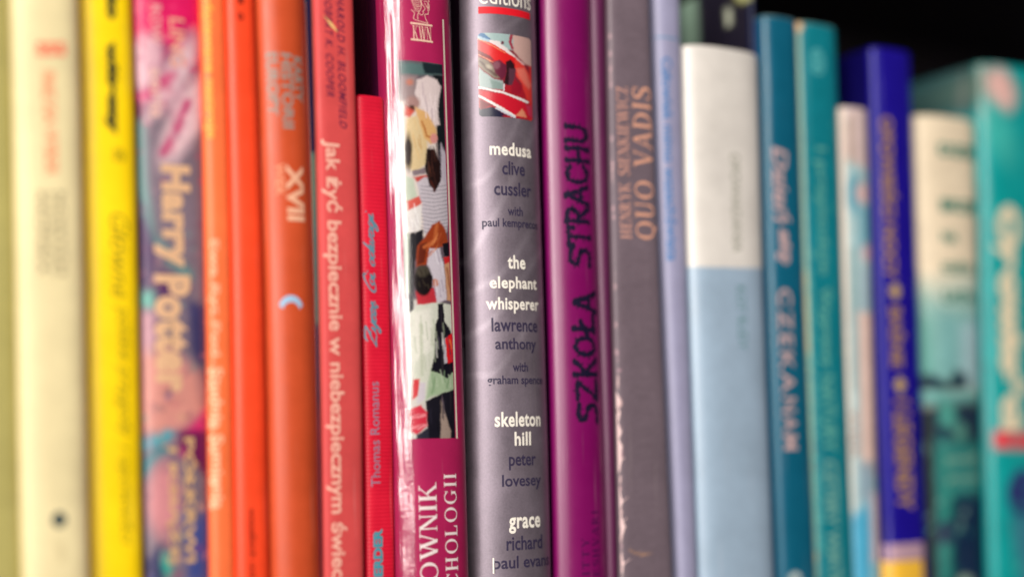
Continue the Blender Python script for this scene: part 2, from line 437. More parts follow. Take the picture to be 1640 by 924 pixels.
T, t_, SE, ST = .15, .06, .075, .045
def g_stem(p, x, w=T, top=True, bot=True):
    p.poly([(x, 0), (x + w, 0), (x + w, 1), (x, 1)])
    if top: p.poly([(x - SE, 1 - ST), (x + w + SE, 1 - ST), (x + w + SE, 1), (x - SE, 1)])
    if bot: p.poly([(x - SE, 0), (x + w + SE, 0), (x + w + SE, ST), (x - SE, ST)])
def g_diag(p, x0, y0, x1, y1, w): p.poly([(x0, y0), (x0 + w, y0), (x1 + w, y1), (x1, y1)])
def g_ser(p, x, y, w=T): p.poly([(x - SE, y), (x + w + SE, y), (x + w + SE, y + ST), (x - SE, y + ST)])
def g_arc(p, cx, cy, rx, ry, a0, a1, thick=T, thin=t_):
    a = np.radians(np.linspace(a0, a1, 22))
    w = thin + (thick - thin) * np.abs(np.cos(a)) ** 1.5
    o = [(cx + rx * math.cos(t), cy + ry * math.sin(t)) for t in a]
    i = [(cx + (rx - v) * math.cos(t), cy + (ry - thin - (v - thin) * .2) * math.sin(t)) for t, v in zip(a, w)]
    b = len(p.p); n = len(o); p.p += o + i
    p.f += [(b + k, b + k + 1, b + n + k + 1, b + n + k) for k in range(n - 1)]
    p.l += [0.003 * (p.k % 8)] * (2 * n); p.k += 1
def G(fn, w): return (fn, w)
def _A(p):
    g_diag(p, .04, 0, .34, 1, t_); g_diag(p, .62, 0, .34, 1, T * .95); p.poly([(.15, .3), (.56, .3), (.56, .36), (.15, .36)]); g_ser(p, .02, 0, .07); g_ser(p, .62, 0)
def _B(p):
    g_stem(p, .08); g_arc(p, .22, .755, .36, .245, -90, 90); g_arc(p, .22, .27, .42, .27, -90, 90)
def _C(p):
    g_arc(p, .44, .5, .4, .51, 42, 318); p.poly([(.71, .72), (.76, .72), (.78, 1), (.72, .9)])
    p.poly([(.72, .22), (.77, .22), (.74, .12), (.7, .12)])
def _D(p): g_stem(p, .08); g_arc(p, .22, .5, .54, .5, -90, 90)
def _E(p):
    g_stem(p, .08); p.poly([(.1, .94), (.58, .94), (.58, 1), (.1, 1)]); p.poly([(.1, 0), (.6, 0), (.6, .06), (.1, .06)])
    p.poly([(.2, .49), (.48, .49), (.48, .55), (.2, .55)]); p.poly([(.54, .76), (.58, .76), (.58, 1), (.5, .95)])
    p.poly([(.6, .26), (.56, .26), (.52, .05), (.6, 0)]); p.poly([(.44, .4), (.48, .4), (.48, .64), (.44, .64)])
def _G(p): _C(p); p.poly([(.62, .06), (.76, .1), (.76, .42), (.62, .42)]); p.poly([(.54, .4), (.84, .4), (.84, .44), (.54, .44)])
def _H(p): g_stem(p, .08); g_stem(p, .56); p.poly([(.2, .49), (.58, .49), (.58, .55), (.2, .55)])
def _I(p): g_stem(p, .09)
def _K(p):
    g_stem(p, .08); g_diag(p, .2, .42, .6, 1, t_); g_diag(p, .62, 0, .3, .56, T * .9); g_ser(p, .56, 1 - ST, .08); g_ser(p, .62, 0)
def _L(p):
    g_stem(p, .08); p.poly([(.1, 0), (.6, 0), (.6, .06), (.1, .06)]); p.poly([(.6, .28), (.56, .28), (.5, .04), (.6, 0)])
def _Ls(p): _L(p); p.poly([(-.04, .36), (-.04, .45), (.42, .68), (.42, .59)])
def _M(p):
    g_stem(p, .08, t_); g_stem(p, .74); g_diag(p, .42, 0, .1, 1, T); g_diag(p, .42, 0, .76, 1, t_)
def _N(p):
    g_stem(p, .1, t_); g_stem(p, .62, t_); g_diag(p, .58, 0, .06, 1, T); g_ser(p, .05, 1 - ST, .08)
def _O(p): g_arc(p, .45, .5, .42, .515, 0, 360)
def _P(p): g_stem(p, .08); g_arc(p, .22, .73, .4, .27, -90, 90)
def _Q(p): _O(p); p.ribbon([(.36, .12), (.5, .02), (.7, -.16), (.92, -.14)], [.03, .06, .06, .02])
def _R(p): g_stem(p, .08); g_arc(p, .22, .74, .36, .26, -90, 90); g_diag(p, .58, 0, .3, .5, T * .9); g_ser(p, .6, 0, .1)
def _S(p):
    p.ribbon([(.55, .76), (.5, .92), (.33, .97), (.14, .88), (.13, .7), (.34, .54), (.54, .38), (.56, .17), (.36, .03), (.16, .06), (.08, .24)],
             [.015, .03, .035, .05, .07, .08, .08, .06, .035, .03, .015])
    p.poly([(.53, .7), (.57, .7), (.57, 1), (.54, .94)]); p.poly([(.06, .3), (.1, .3), (.1, .08), (.06, 0)])
def _T(p):
    g_stem(p, .26, top=False); p.poly([(.02, .94), (.66, .94), (.66, 1), (.02, 1)]); p.poly([(.02, .74), (.06, .74), (.12, .95), (.02, 1)])
    p.poly([(.62, .74), (.66, .74), (.66, 1), (.56, .95)])
def _U(p):
    p.poly([(.08, .3), (.08 + T, .3), (.08 + T, 1), (.08, 1)]); p.poly([(.6, .3), (.66, .3), (.66, 1), (.6, 1)])
    g_arc(p, .37, .31, .29, .32, 180, 360, T * .8); g_ser(p, .08, 1 - ST); g_ser(p, .6, 1 - ST, .06)
def _V(p): g_diag(p, .34, 0, .04, 1, T); g_diag(p, .38, 0, .66, 1, t_); g_ser(p, .04, 1 - ST); g_ser(p, .65, 1 - ST, .06)
def _W(p):
    g_diag(p, .3, 0, .04, 1, T); g_diag(p, .34, 0, .56, 1, t_); g_diag(p, .74, 0, .48, 1, T); g_diag(p, .78, 0, 1.02, 1, t_)
    g_ser(p, .04, 1 - ST); g_ser(p, 1.01, 1 - ST, .06); g_ser(p, .48, 1 - ST)
def _Y(p):
    p.poly([(.3, 0), (.45, 0), (.45, .48), (.3, .48)]); g_ser(p, .3, 0); g_diag(p, .3, .44, .03, 1, T * .95); g_diag(p, .38, .44, .66, 1, t_)
    g_ser(p, .03, 1 - ST); g_ser(p, .64, 1 - ST, .06)
def _Z(p):
    p.poly([(.06, .94), (.6, .94), (.6, 1), (.06, 1)]); p.poly([(.04, 0), (.62, 0), (.62, .06), (.04, .06)]); g_diag(p, .04, 0, .44, 1, T)
    p.poly([(.06, .76), (.1, .76), (.16, .96), (.06, 1)]); p.poly([(.58, .26), (.62, .26), (.62, 0), (.52, .04)])
SERIF = {'A': (_A, .84), 'B': (_B, .72), 'C': (_C, .84), 'D': (_D, .84), 'E': (_E, .7), 'G': (_G, .9), 'H': (_H, .86), 'I': (_I, .36), 'K': (_K, .84),
         'L': (_L, .68), 'Ł': (_Ls, .68), 'M': (_M, 1.0), 'N': (_N, .8), 'O': (_O, .92), 'P': (_P, .7), 'Q': (_Q, .95), 'R': (_R, .8), 'S': (_S, .66),
         'T': (_T, .72), 'U': (_U, .8), 'V': (_V, .78), 'W': (_W, 1.14), 'Y': (_Y, .76), 'Z': (_Z, .7), ' ': (lambda p: None, .45)}
def glyph_text(body, font, space=1.0):
    pen = Pen(); x = 0
    for ch in body:
        fn, w = font[ch]; i = len(pen.p); fn(pen)
        pen.p[i:] = [(a + x, b) for a, b in pen.p[i:]]
        x += w + .06 * space
    return pen.p, pen.f, pen.l

ROUGH = {'S': [[(.6, .92), (.3, .98), (.08, .84), (.12, .62), (.5, .52), (.6, .3), (.44, .06), (.05, .06)]],
         'Z': [[(.04, .95), (.62, .95)], [(.6, .92), (.08, .06)], [(.04, .04), (.66, .06)]],
         'K': [[(.12, 1.02), (.12, -.02)], [(.6, .98), (.16, .48)], [(.18, .52), (.64, .0)]],
         'O': [[(.32, .96), (.08, .74), (.07, .3), (.32, .03), (.6, .26), (.6, .74), (.34, .97)]],
         'Ł': [[(.16, 1.0), (.16, .04)], [(.12, .04), (.64, .08)], [(-.06, .36), (.42, .66)]],
         'A': [[(.02, -.02), (.34, 1.0)], [(.34, 1.0), (.68, .0)], [(.14, .34), (.56, .34)]],
         'T': [[(-.02, .94), (.66, .97)], [(.32, .95), (.32, -.02)], [(-.02, .94), (-.04, .76)], [(.66, .97), (.68, .78)]],
         'R': [[(.12, 1.0), (.12, -.02)], [(.1, .97), (.5, .94), (.58, .72), (.42, .5), (.14, .48)], [(.26, .48), (.64, -.02)]],
         'C': [[(.62, .84), (.4, .98), (.12, .84), (.06, .45), (.2, .08), (.46, .02), (.66, .2)]],
         'H': [[(.1, 1.02), (.1, -.04)], [(.58, 1.0), (.58, -.02)], [(.1, .48), (.58, .5)]],
         'U': [[(.08, 1.02), (.08, .3), (.22, .04), (.46, .04), (.6, .3), (.6, 1.0)]]}
def rough_text(body, seed=0):
    rng = random.Random(seed); pen = Pen(); x = 0
    for ch in body:
        if ch == ' ': x += .55; continue
        jy = rng.uniform(-.05, .05)
        for st in ROUGH[ch]:
            q = smooth_line([(a + x, b + jy) for a, b in st], 6) if len(st) > 2 else np.array([(a + x, b + jy) for a, b in st])
            dd = [q[0]]
            for a, b in zip(q[:-1], q[1:]):
                m = max(1, int(np.linalg.norm(b - a) / .06))
                for k in range(1, m + 1): dd.append(a + (b - a) * k / m)
            dd = np.array(dd); dd = dd + np.array([[rng.uniform(-.018, .018), rng.uniform(-.018, .018)] for _ in dd])
            w = [.082 * rng.uniform(.65, 1.3) for _ in dd]
            pen.ribbon(dd, w, 2)
            for kk_ in range(2, len(dd) - 2, 3):          # thorny spurs
                d_ = dd[kk_ + 1] - dd[kk_ - 1]; d_ = d_ / max(np.linalg.norm(d_), 1e-6); sg = rng.choice((-1, 1))
                e_ = dd[kk_] + np.array([-d_[1], d_[0]]) * sg * rng.uniform(.13, .2)
                pen.ribbon([dd[kk_], e_], [.05, .02], 1)
            for e in (dd[0], dd[-1]): pen.disc(e[0] + rng.uniform(-.02, .02), e[1], rng.uniform(.11, .15), rng.uniform(.08, .11))
        x += .80
    return pen.p, pen.f, pen.l

SCRIPT = {'Z': ([[(.1, .8), (.25, 1.0), (.6, 1.0), (.85, .95), (.5, .55), (.1, .02), (.4, .06), (.7, .0), (.95, .15)], [(.3, .5), (.75, .55)], [(.55, 1.15), (.6, 1.2)]], .85),
          'y': ([[(0, .1), (.12, .45), (.14, .12), (.3, .08), (.46, .48), (.4, -.1), (.22, -.42), (.12, -.25), (.5, .1)]], .46),
          'c': ([[(0, .1), (.3, .45), (.12, .4), (.04, .15), (.18, .02), (.4, .12)]], .36),
          'z': ([[(0, .1), (.1, .42), (.36, .44), (.1, .03), (.3, .06), (.44, .12)]], .4),
          'ę': ([[(0, .1), (.26, .3), (.22, .46), (.06, .3), (.08, .04), (.25, .02), (.42, .14)], [(.25, .02), (.16, -.14), (.3, -.18)]], .38),
          'C': ([[(.85, .78), (.75, 1.0), (.4, .85), (.12, .4), (.2, .02), (.55, .02), (.8, .3), (.6, .5), (.45, .3), (.6, .1)]], .8),
          'i': ([[(0, .1), (.14, .45), (.1, .08), (.22, .04), (.34, .12)], [(.2, .66), (.24, .72)]], .28),
          'o': ([[(.2, .46), (.04, .25), (.12, .02), (.32, .12), (.32, .38), (.18, .46), (.5, .36)]], .42),
          'd': ([[(.36, .4), (.14, .44), (.02, .15), (.16, .02), (.36, .3), (.56, 1.0), (.4, .1), (.55, .06)]], .5),
          'w': ([[(0, .1), (.12, .45), (.1, .08), (.24, .06), (.34, .42), (.32, .08), (.48, .08), (.58, .46), (.74, .38)]], .66),
          'a': ([[(.36, .4), (.14, .44), (.02, .15), (.16, .02), (.36, .3), (.4, .44), (.36, .08), (.54, .1)]], .46),
          'g': ([[(.36, .4), (.14, .44), (.02, .15), (.16, .02), (.36, .3), (.42, .44), (.32, -.15), (.12, -.42), (.05, -.2), (.5, .1)]], .46),
          ' ': ([], .4)}
def script_text(body):
    pen = Pen(); x = 0
    for ch in body:
        st, w = SCRIPT[ch]
        for s in st:
            n = len(s); pen.ribbon([(a + x + .35 * b, b) for a, b in s], [.035 + .035 * abs(math.sin(i * 1.3)) for i in range(n)], 6)
        x += w
    return pen.p, pen.f, pen.l

# ------------------------------------------------------------------ the shelf (setting)
def boxmesh(name, a, b, mat):
    (x0, y0, z0), (x1, y1, z1) = a, b
    V = [(x0, y0, z0), (x1, y0, z0), (x1, y1, z0), (x0, y1, z0), (x0, y0, z1), (x1, y0, z1), (x1, y1, z1), (x0, y1, z1)]
    o = mesh_obj(name, V, [(3, 2, 1, 0), (4, 5, 6, 7), (0, 1, 5, 4), (1, 2, 6, 5), (2, 3, 7, 6), (3, 0, 4, 7)], mat, None, smooth=False, origin=((x0 + x1) / 2, (y0 + y1) / 2, z0))
    o['kind'] = 'structure'; return o
dark_wood = plain_mat('dark_stained_wood', (0.012, 0.009, 0.011), 0.55, 0.3, 40)
boxmesh('shelf_board', (-420, -22, -22), (560, 228, -0.3), dark_wood)
boxmesh('shelf_back_panel', (-420, 228.5, -22), (560, 236, 420), dark_wood)
boxmesh('upper_shelf_board', (-420, -10, 330), (560, 228, 350), dark_wood)

# ================================================================== the books, left to right
matte = paper_mat('matte_paper_cover', 0.55, 0.0, 0.2, spec=0.3)
satin = paper_mat('satin_laminated_cover', 0.42, 0.1, 0.10, coat_rough=0.3, spec=0.35)
gloss = paper_mat('gloss_laminated_cover', 0.38, 0.3, 0.06, coat_rough=0.26)
purple_gloss = paper_mat('purple_gloss_cover', 0.36, 0.5, 0.08, coat_rough=0.3, spec=.5, var=.05)
worn = paper_mat('worn_paper_cover', 0.5, 0.0, 0.3, wear='C8A4A8', wear_amt=0.7)
worn_beige = paper_mat('edge_worn_laminate', 0.4, 0.2, 0.15, wear='A8B09C', wear_amt=0.4)
cloth = paper_mat('ribbed_paper_cover', 0.5, 0.0, 0.25, ribs=260)
silver_stock = paper_mat('silver_sheen_cover', 0.5, 0.15, 0.25, scale=1600, metallic=0.55, coat_rough=0.35, var=0.2)
picture = paper_mat('printed_picture', 0.35, 0.3, 0.03, var=0.03, coat_rough=0.2, crease=.05)

# -- far left, olive
b = Book('olive_book', 'olive beige book cut off by the left edge of the photo', (-62, 14, -48, 40), matte, 'AFA562', height=262, front=-1, B=3, n=3)

# -- cream
b = Book('cream_book', 'cream book with faint red lettering and a dark dot, left of the yellow book',
         (14, 123, 38, 147), matte, 'E8D8A8', height=258, front=-4, B=5, n=3)
r = ink('F08A62', 1, .6)
for i, x in enumerate((58, 74, 90)): b.text('red_emblem', 'S', (x, 68, x + 15, 90), 'h', ink('F0604A'), .05)
b.text('author_lettering', 'FRANZ', (68, 115, 88, 160), 'down', r, .03)
b.text('author_lettering', 'KA', (70, 168, 90, 200), 'down', r, .03)
b.text('author_lettering', 'WYBOR', (72, 206, 92, 280), 'down', r, .03)
g = ink('8A7A5C')
for i, (x, w_) in enumerate(((60, 'KRONIKA'), (76, 'DZIEJÓW'), (92, 'NOWYCH'))):
    b.text('title_lettering', w_, (x, 308, x + 13, 440), 'down', g, .02)
b.place('round_emblem', [(math.cos(a), math.sin(a)) for a in np.linspace(0, 6.283, 24, endpoint=False)], [tuple(range(24))], (83, 819, 106, 844), 'h', ink('1E3A44'))
b.text('publisher_lettering', 'tom', (92, 868, 104, 900), 'down', ink('C9B88C'))

# -- yellow
b = Book('yellow_book', 'bright yellow book with bold black lettering, right of the cream book', (122, 208, 143, 231), satin, 'FFD90A', side='E0A500',
         height=256, front=1, B=4, n=3)
k = ink('20281E')
b.text('title_lettering', 'kto', (170, -34, 190, 32), 'down', k, .08)
b.text('title_lettering', 'witamy', (167, 66, 190, 216), 'down', k, .09, 0, 1.1)
b.text('small_emblem', '@', (181, 238, 200, 260), 'down', ink('6A5A10'))
o_ = ink('8F7A12')
b.text('subtitle_lettering', 'Główne', (178, 342, 206, 478), 'down', o_, 0, .3)
b.text('subtitle_lettering', 'polskie przygody', (184, 490, 210, 700), 'down', o_, 0, .3)
b.text('subtitle_lettering', 'i opowieści', (188, 712, 212, 872), 'down', o_, 0, .3)

# -- magenta / purple picture spine
sh = [('poly', '7A6A78', [(200, 180), (330, 180), (340, 960), (200, 960)], 30),
      ('poly', 'D8145E', [(200, -40), (330, -40), (330, 110), (250, 60), (205, 100)], 14),
      ('poly', 'A81460', [(290, 40), (330, 60), (330, 100), (300, 90)], 14),
      ('ell', 'D7A6B4', (232, 100, 26, 46, 10), 14), ('ell', 'D8B4BE', (280, 120, 20, 70, 30), 16),
      ('ell', 'DCB8C0', (298, 190, 26, 80, 25), 16),
      ('line', 'C8246C', [(214, 160), (240, 150), (275, 120)], 7, 14), ('line', 'B81C66', [(262, 245), (285, 205), (300, 165)], 6, 10),
      ('poly', '701446', [(205, 150), (228, 168), (232, 200), (207, 205)], 12),
      ('line', '5C8484', [(222, 200), (226, 290), (240, 380), (300, 440)], 9, 16),
      ('poly', '4A2A58', [(215, 300), (228, 330), (250, 400), (245, 470), (216, 470)], 14),
      ('poly', '55305E', [(255, 430), (280, 440), (275, 475), (250, 480)], 12),
      ('ell', '5FA89C', (238, 480, 12, 14, 0), 12), ('poly', '3C3A66', [(300, 480), (330, 490), (334, 620), (305, 560)], 14),
      ('poly', 'BC8A98', [(222, 500), (250, 500), (246, 570), (222, 580)], 20),
      ('poly', 'CF8A80', [(224, 570), (262, 550), (320, 600), (330, 660), (280, 700), (222, 690)], 26),
      ('poly', 'D03070', [(285, 700), (330, 655), (336, 720), (290, 730)], 16),
      ('poly', '6C1850', [(275, 690), (336, 688), (338, 770), (300, 730)], 10),
      ('line', '4A98A8', [(226, 712), (255, 704), (270, 696)], 9, 12), ('line', '2E7C88', [(228, 760), (240, 740), (262, 720)], 8, 12),
      ('ell', 'C98288', (262, 800, 26, 60, 0), 18), ('poly', '3E4C8C', [(300, 850), (340, 800), (342, 930), (300, 930)], 16),
      ('ell', '38A090', (262, 905, 14, 20, 0), 12), ('poly', '2E2A5A', [(232, 900), (256, 870), (262, 935), (232, 935)], 12)]
sh += mottle(1, 26, 212, 0, 322, 110, ['F04A80', 'B80C50', 'E8A0A8', 'A01458']) + mottle(2, 40, 216, 90, 326, 300, ['F0C8CC', 'C02868', 'A88090', '8C7C8C', 'D890A0'])
sh += mottle(3, 50, 222, 300, 332, 620, ['5C8C88', '6A3A68', 'A0607C', '3A3458', 'C88C98', '803058', '74A49C']) + mottle(4, 60, 228, 620, 336, 930, ['38A090', '6A2058', 'C87C88', '3C60A0', 'B02860', '2E2850', 'D8A088'])
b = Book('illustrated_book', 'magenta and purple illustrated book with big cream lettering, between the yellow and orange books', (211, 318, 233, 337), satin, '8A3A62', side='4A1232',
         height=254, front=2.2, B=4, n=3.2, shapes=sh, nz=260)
c = ink('DDB08A')
b.text('title_lettering', 'Harry', (246, 264, 306, 428), 'down', c, .06, 0, 1.12)
b.text('title_lettering', 'Potter', (248, 440, 306, 628), 'down', c, .06, 0, 1.12)
b.text('author_lettering', 'J.K. ROW', (234, -40, 258, 72), 'down', ink('E2A0A0'), .02)
b.text('author_lettering', 'LING', (272, 30, 296, 108), 'down', ink('E2A08C'), .02)
b.text('author_lettering', 'seria', (240, 110, 262, 190), 'down', ink('DDB0A8'), .02)
b.text('subtitle_lettering', 'I KSIĄŻĘ', (268, 716, 289, 905), 'down', ink('D2A878'), .03)
b.text('subtitle_lettering', 'PÓŁKRWI', (296, 700, 316, 900), 'down', ink('D2A878'), .03)

# -- orange paperbacks
b = Book('thin_orange_book', 'thin light orange book with pale lettering, just right of the illustrated book', (319, 358, 338, 377), satin, 'F87440', side='E85A38',
         height=250, front=0, B=3, n=3)
b.text('title_lettering', 'wyśpiewane nastroje', (323, -30, 344, 222), 'down', ink('FFB04A'), .03)
b.text('author_lettering', 'Ewa Ryt Pod', (332, 384, 352, 570), 'down', ink('FFB690'), .02)
b.text('author_lettering', 'Studnia Sumienia', (335, 588, 358, 815), 'down', ink('FFBE98'), .03)
b = Book('red_orange_book', 'vivid plain red orange book between two paler orange books', (358, 405, 377, 431), satin, 'FA4A24', side='E44030',
         height=252, front=-1, B=3.5, n=3)
b.patch('spine_stripe', (354, 4, 369, 1010), 1.5, [], picture, 'F04A38')
b.text('publisher_lettering', 'i', (380, -8, 390, 8), 'down', ink('8A2010'), .04)
b.text('publisher_mark', 'o', (379, 20, 390, 34), 'down', ink('8A2010'), .04)
b.text('publisher_lettering', 'wszelkich uczynków', (396, 812, 410, 985), 'down', ink('7A1408'), .02)
b = Book('rounded_orange_book', 'thick brownish orange book with pale blue lettering and crescent on a rounded spine', (405, 487, 431, 513), satin, 'C84E28', side='CC5A34',
         height=256, front=-3, B=7, n=2.3)
c = ink('988C84')
b.text('title_lettering', 'KARTY', (470, 92, 484, 164), 'down', c, .03)
b.text('title_lettering', 'HISTORII', (451, 86, 469, 206), 'down', c, .03)
b.text('title_lettering', 'EUROPY', (427, 84, 446, 186), 'down', c, .03)
b.text('volume_lettering', 'XVII', (459, 264, 486, 354), 'down', ink('F0B494'), .04)
b.text('volume_lettering', 'WIEK', (441, 262, 456, 314), 'down', ink('EC9C78'), .01)
a1 = [(math.cos(a), math.sin(a)) for a in np.linspace(2.9, .24, 14)]; a2 = [(.7 * math.cos(a), .62 * math.sin(a) - .12) for a in np.linspace(.1, 3.04, 14)]
b.place('crescent_emblem', a1 + a2, [tuple(range(28))], (447, 473, 484, 495), 'h', ink('9CC4E4'))

# -- recessed thin one, navy then teal
b = Book('recessed_blue_book', 'thin navy and teal book pushed back between the orange and salmon books', (488, 501.5, 513.5, 517.5), gloss, '141A4A', side='10123A', height=250, front=1.5, yref=1.0, B=1.5, n=3,
         shapes=[('poly', '1C7C8C', [(470, 246), (520, 246), (520, 540), (470, 520)], 3), ('line', '7A9A80', [(503, 250), (500, 380), (504, 520)], 4, 8),
                 ('poly', '2A2A5A', [(480, 520), (530, 520), (530, 640), (480, 640)], 10), ('poly', '7A2048', [(480, 660), (530, 660), (530, 960), (480, 960)], 40)], nz=160)

# -- salmon self-help paperback
b = Book('salmon_book', 'salmon pink book with a long pale title running down and dark names above it', (502, 565, 518, 581), matte, 'D04A4A', side='D87868',
         height=252, front=-1, B=2.6, n=4)
b.patch('spine_edge_stripe', (503, 3, 510, 1005), 1.2, [], picture, 'EE8A72')
b.text('title_lettering', 'Jak żyć bezpiecznie w niebezpiecznym świecie', (521, 225, 553, 953), 'down', ink('EFB2A0'), .02)
b.text('author_lettering', 'HAROLD H. BLOOMFIELD', (541, -4, 553, 206), 'down', ink('6A2040'), .015, .3, 1.15)
b.text('author_lettering', 'ROBERT K. COOPER', (521, -9, 533, 155), 'down', ink('6A2040'), .015, .3, 1.15)
pen = Pen(); pen.ribbon([(0, 1), (.3, .72), (.6, .4), (1, 0)], [.01, .05, .12, .03])
b.place('scratch', pen.p, pen.f, (518, 27, 540, 50), 'h', ink('EDBE7A'))

# -- short red book
b = Book('short_red_book', 'short crimson book with blue grey handwritten style title, lower than its neighbours', (566, 609, 585, 630), cloth, 'D60A30', side='C01038',
         top=152, front=1, B=2.4, n=4)
t = ink('5C8A9C')
b.text('title_lettering', 'Zyczę Ci odwagi', (577, 337, 609, 556), 'up', t, font='script')
b.text('author_lettering', 'Thomas Romanus', (593, 611, 608, 779), 'up', ink('8C8098'), .0)
b.text('publisher_lettering', 'HERDER', (598, 846, 613, 941), 'up', ink('4096A6'), .05)

# -- dictionary in a plastic jacket
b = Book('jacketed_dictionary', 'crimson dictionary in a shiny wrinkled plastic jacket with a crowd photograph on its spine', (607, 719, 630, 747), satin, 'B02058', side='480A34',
         height=262, front=-4, B=9, n=2.6, depth=150)  # dark side colour has the left board's shadow put into it
kw = b
pic = [('poly', '6A5C66', [(630, 90), (770, 90), (770, 720), (630, 720)], 4), ('poly', 'E4D8D0', [(630, 160), (700, 160), (700, 380), (630, 380)], 6), ('poly', 'D8D4CC', [(640, 480), (700, 480), (700, 720), (640, 720)], 6),
       ('poly', '5C7A78', [(640, 100), (710, 104), (710, 122), (640, 120)], 6), ('poly', '1A2A30', [(676, 100), (712, 104), (712, 120), (680, 118)], 4),
       ('poly', 'A08C8C', [(640, 120), (668, 122), (664, 160), (640, 162)], 8), ('ell', 'C8806C', (656, 132, 6, 5, 0), 5),
       ('poly', '141C20', [(694, 120), (724, 124), (730, 330), (712, 300), (700, 230)], 4),
       ('poly', 'EBDAD8', [(668, 128), (684, 122), (700, 128), (706, 140), (701, 175), (704, 200), (690, 205), (672, 170), (664, 150)], 4),
       ('ell', 'B08A84', (660, 166, 12, 12, 0), 6), ('ell', '4A2A20', (659, 174, 5, 5, 0), 4), ('poly', 'D85848', [(650, 170), (664, 178), (656, 190), (648, 184)], 5),
       ('poly', 'E4CC9C', [(650, 190), (668, 185), (684, 215), (686, 262), (664, 276), (650, 268)], 5),
       ('poly', 'E8B878', [(664, 172), (684, 180), (698, 205), (700, 220), (690, 232), (680, 222)], 4), ('line', 'C07C40', [(676, 195), (684, 218), (694, 222)], 1.5, 3),
       ('ell', 'E09890', (695, 222, 6, 8, 0), 3),
       ('ell', '2C1814', (654, 244, 6, 28, 0), 4), ('poly', '8A7A80', [(660, 274), (682, 268), (682, 278), (662, 282)], 3),
       ('poly', 'C84840', [(662, 284), (684, 280), (690, 290), (670, 294)], 4),
       ('poly', 'C8C0CC', [(706, 230), (716, 250), (722, 300), (716, 330), (706, 300)], 4),
       ('poly', 'D0C8D0', [(668, 292), (680, 284), (708, 284), (716, 300), (719, 340), (716, 372), (680, 376), (676, 340)], 3)]
for i in range(13): pic.append(('line', 'A09AA4', [(674, 298 + i * 6), (695, 300 + i * 6.2), (717, 297 + i * 6)], .7, 1.6))
pic += [('poly', '22100E', [(684, 238), (696, 240), (706, 262), (706, 290), (698, 306), (688, 298), (680, 268)], 3), ('line', '4A2018', [(690, 290), (696, 306)], 2, 3),
        ('poly', 'C4D0BC', [(650, 282), (662, 286), (668, 316), (656, 326), (648, 320)], 4), ('poly', 'D85C50', [(652, 322), (672, 314), (676, 330), (654, 338)], 3),
        ('poly', 'E8E4E0', [(650, 340), (676, 326), (674, 370), (652, 374)], 3), ('poly', '18161E', [(656, 374), (678, 368), (676, 400), (664, 420), (662, 500), (655, 500)], 3),
        ('poly', '9CAA94', [(646, 372), (655, 374), (656, 470), (648, 470)], 3),
        ('poly', 'A0401C', [(692, 360), (704, 354), (714, 368), (718, 392), (700, 398), (684, 424), (666, 428), (668, 394), (680, 380)], 3),
        ('poly', '6A2412', [(672, 392), (684, 388), (680, 420), (668, 424)], 3), ('line', 'C86A38', [(700, 360), (696, 385), (680, 396)], 2.4, 4),
        ('poly', 'D8D0DA', [(688, 398), (704, 398), (712, 430), (716, 480), (700, 486), (692, 450), (684, 424)], 3),
        ('poly', '14141C', [(708, 390), (720, 388), (722, 412), (712, 410)], 2), ('poly', 'D8282C', [(710, 412), (722, 410), (720, 424), (712, 424)], 2),
        ('poly', 'D8A078', [(712, 424), (724, 418), (728, 484), (716, 480)], 3), ('line', 'A86848', [(716, 430), (722, 470)], 1.4, 3),
        ('poly', 'C83440', [(666, 466), (696, 460), (700, 486), (668, 488)], 3), ('ell', 'D08468', (697, 453, 6, 6, 0), 3),
        ('ell', '181012', (678, 450, 15, 24, 0), 3), ('ell', '4A4438', (677, 434, 11, 9, 0), 6),
        ('poly', 'DCE0D0', [(658, 500), (668, 490), (700, 484), (722, 488), (734, 540), (736, 610), (716, 626), (690, 634), (680, 644), (664, 636), (660, 570)], 3),
        ('poly', 'F0F0E4', [(662, 500), (690, 492), (690, 560), (664, 580)], 8), ('poly', 'A8C09C', [(690, 590), (736, 590), (735, 622), (690, 636), (682, 640)], 5),
        ('line', 'C4CCB4', [(674, 520), (676, 600)], 2, 5), ('line', '8AA880', [(698, 600), (692, 630)], 1.5, 3), ('line', '8AA880', [(720, 600), (716, 620)], 1.5, 3),
        ('poly', '12101C', [(701, 486), (710, 486), (712, 514), (722, 530), (730, 560), (730, 590), (716, 606), (704, 598), (690, 594), (692, 584), (696, 570), (697, 520), (702, 508)], 2),
        ('poly', 'C8C4CC', [(708, 544), (714, 540), (717, 580), (712, 582)], 2), ('poly', 'EC1C24', [(713, 542), (724, 534), (731, 560), (730, 578), (717, 582)], 2),
        ('line', 'F07A40', [(720, 544), (724, 558)], 1, 2),
        ('poly', 'D83A40', [(662, 608), (672, 606), (670, 634), (660, 640)], 3), ('poly', 'D8D0D8', [(672, 612), (682, 612), (680, 640), (668, 646)], 3),
        ('poly', '14121E', [(682, 642), (708, 630), (706, 712), (686, 712)], 2), ('poly', '14121E', [(708, 630), (734, 622), (737, 712), (722, 712)], 2),
        ('poly', 'A89488', [(706, 640), (722, 690), (722, 712), (706, 712)], 3),
        ('poly', 'D83048', [(654, 656), (674, 648), (684, 660), (684, 682), (668, 696), (654, 690)], 3), ('line', 'F08890', [(656, 670), (680, 664)], 2, 3),
        ('line', 'F08890', [(656, 686), (680, 680)], 2, 3), ('poly', '2A2A38', [(668, 696), (686, 684), (688, 712), (664, 712)], 3)]
pr = random.Random(11)
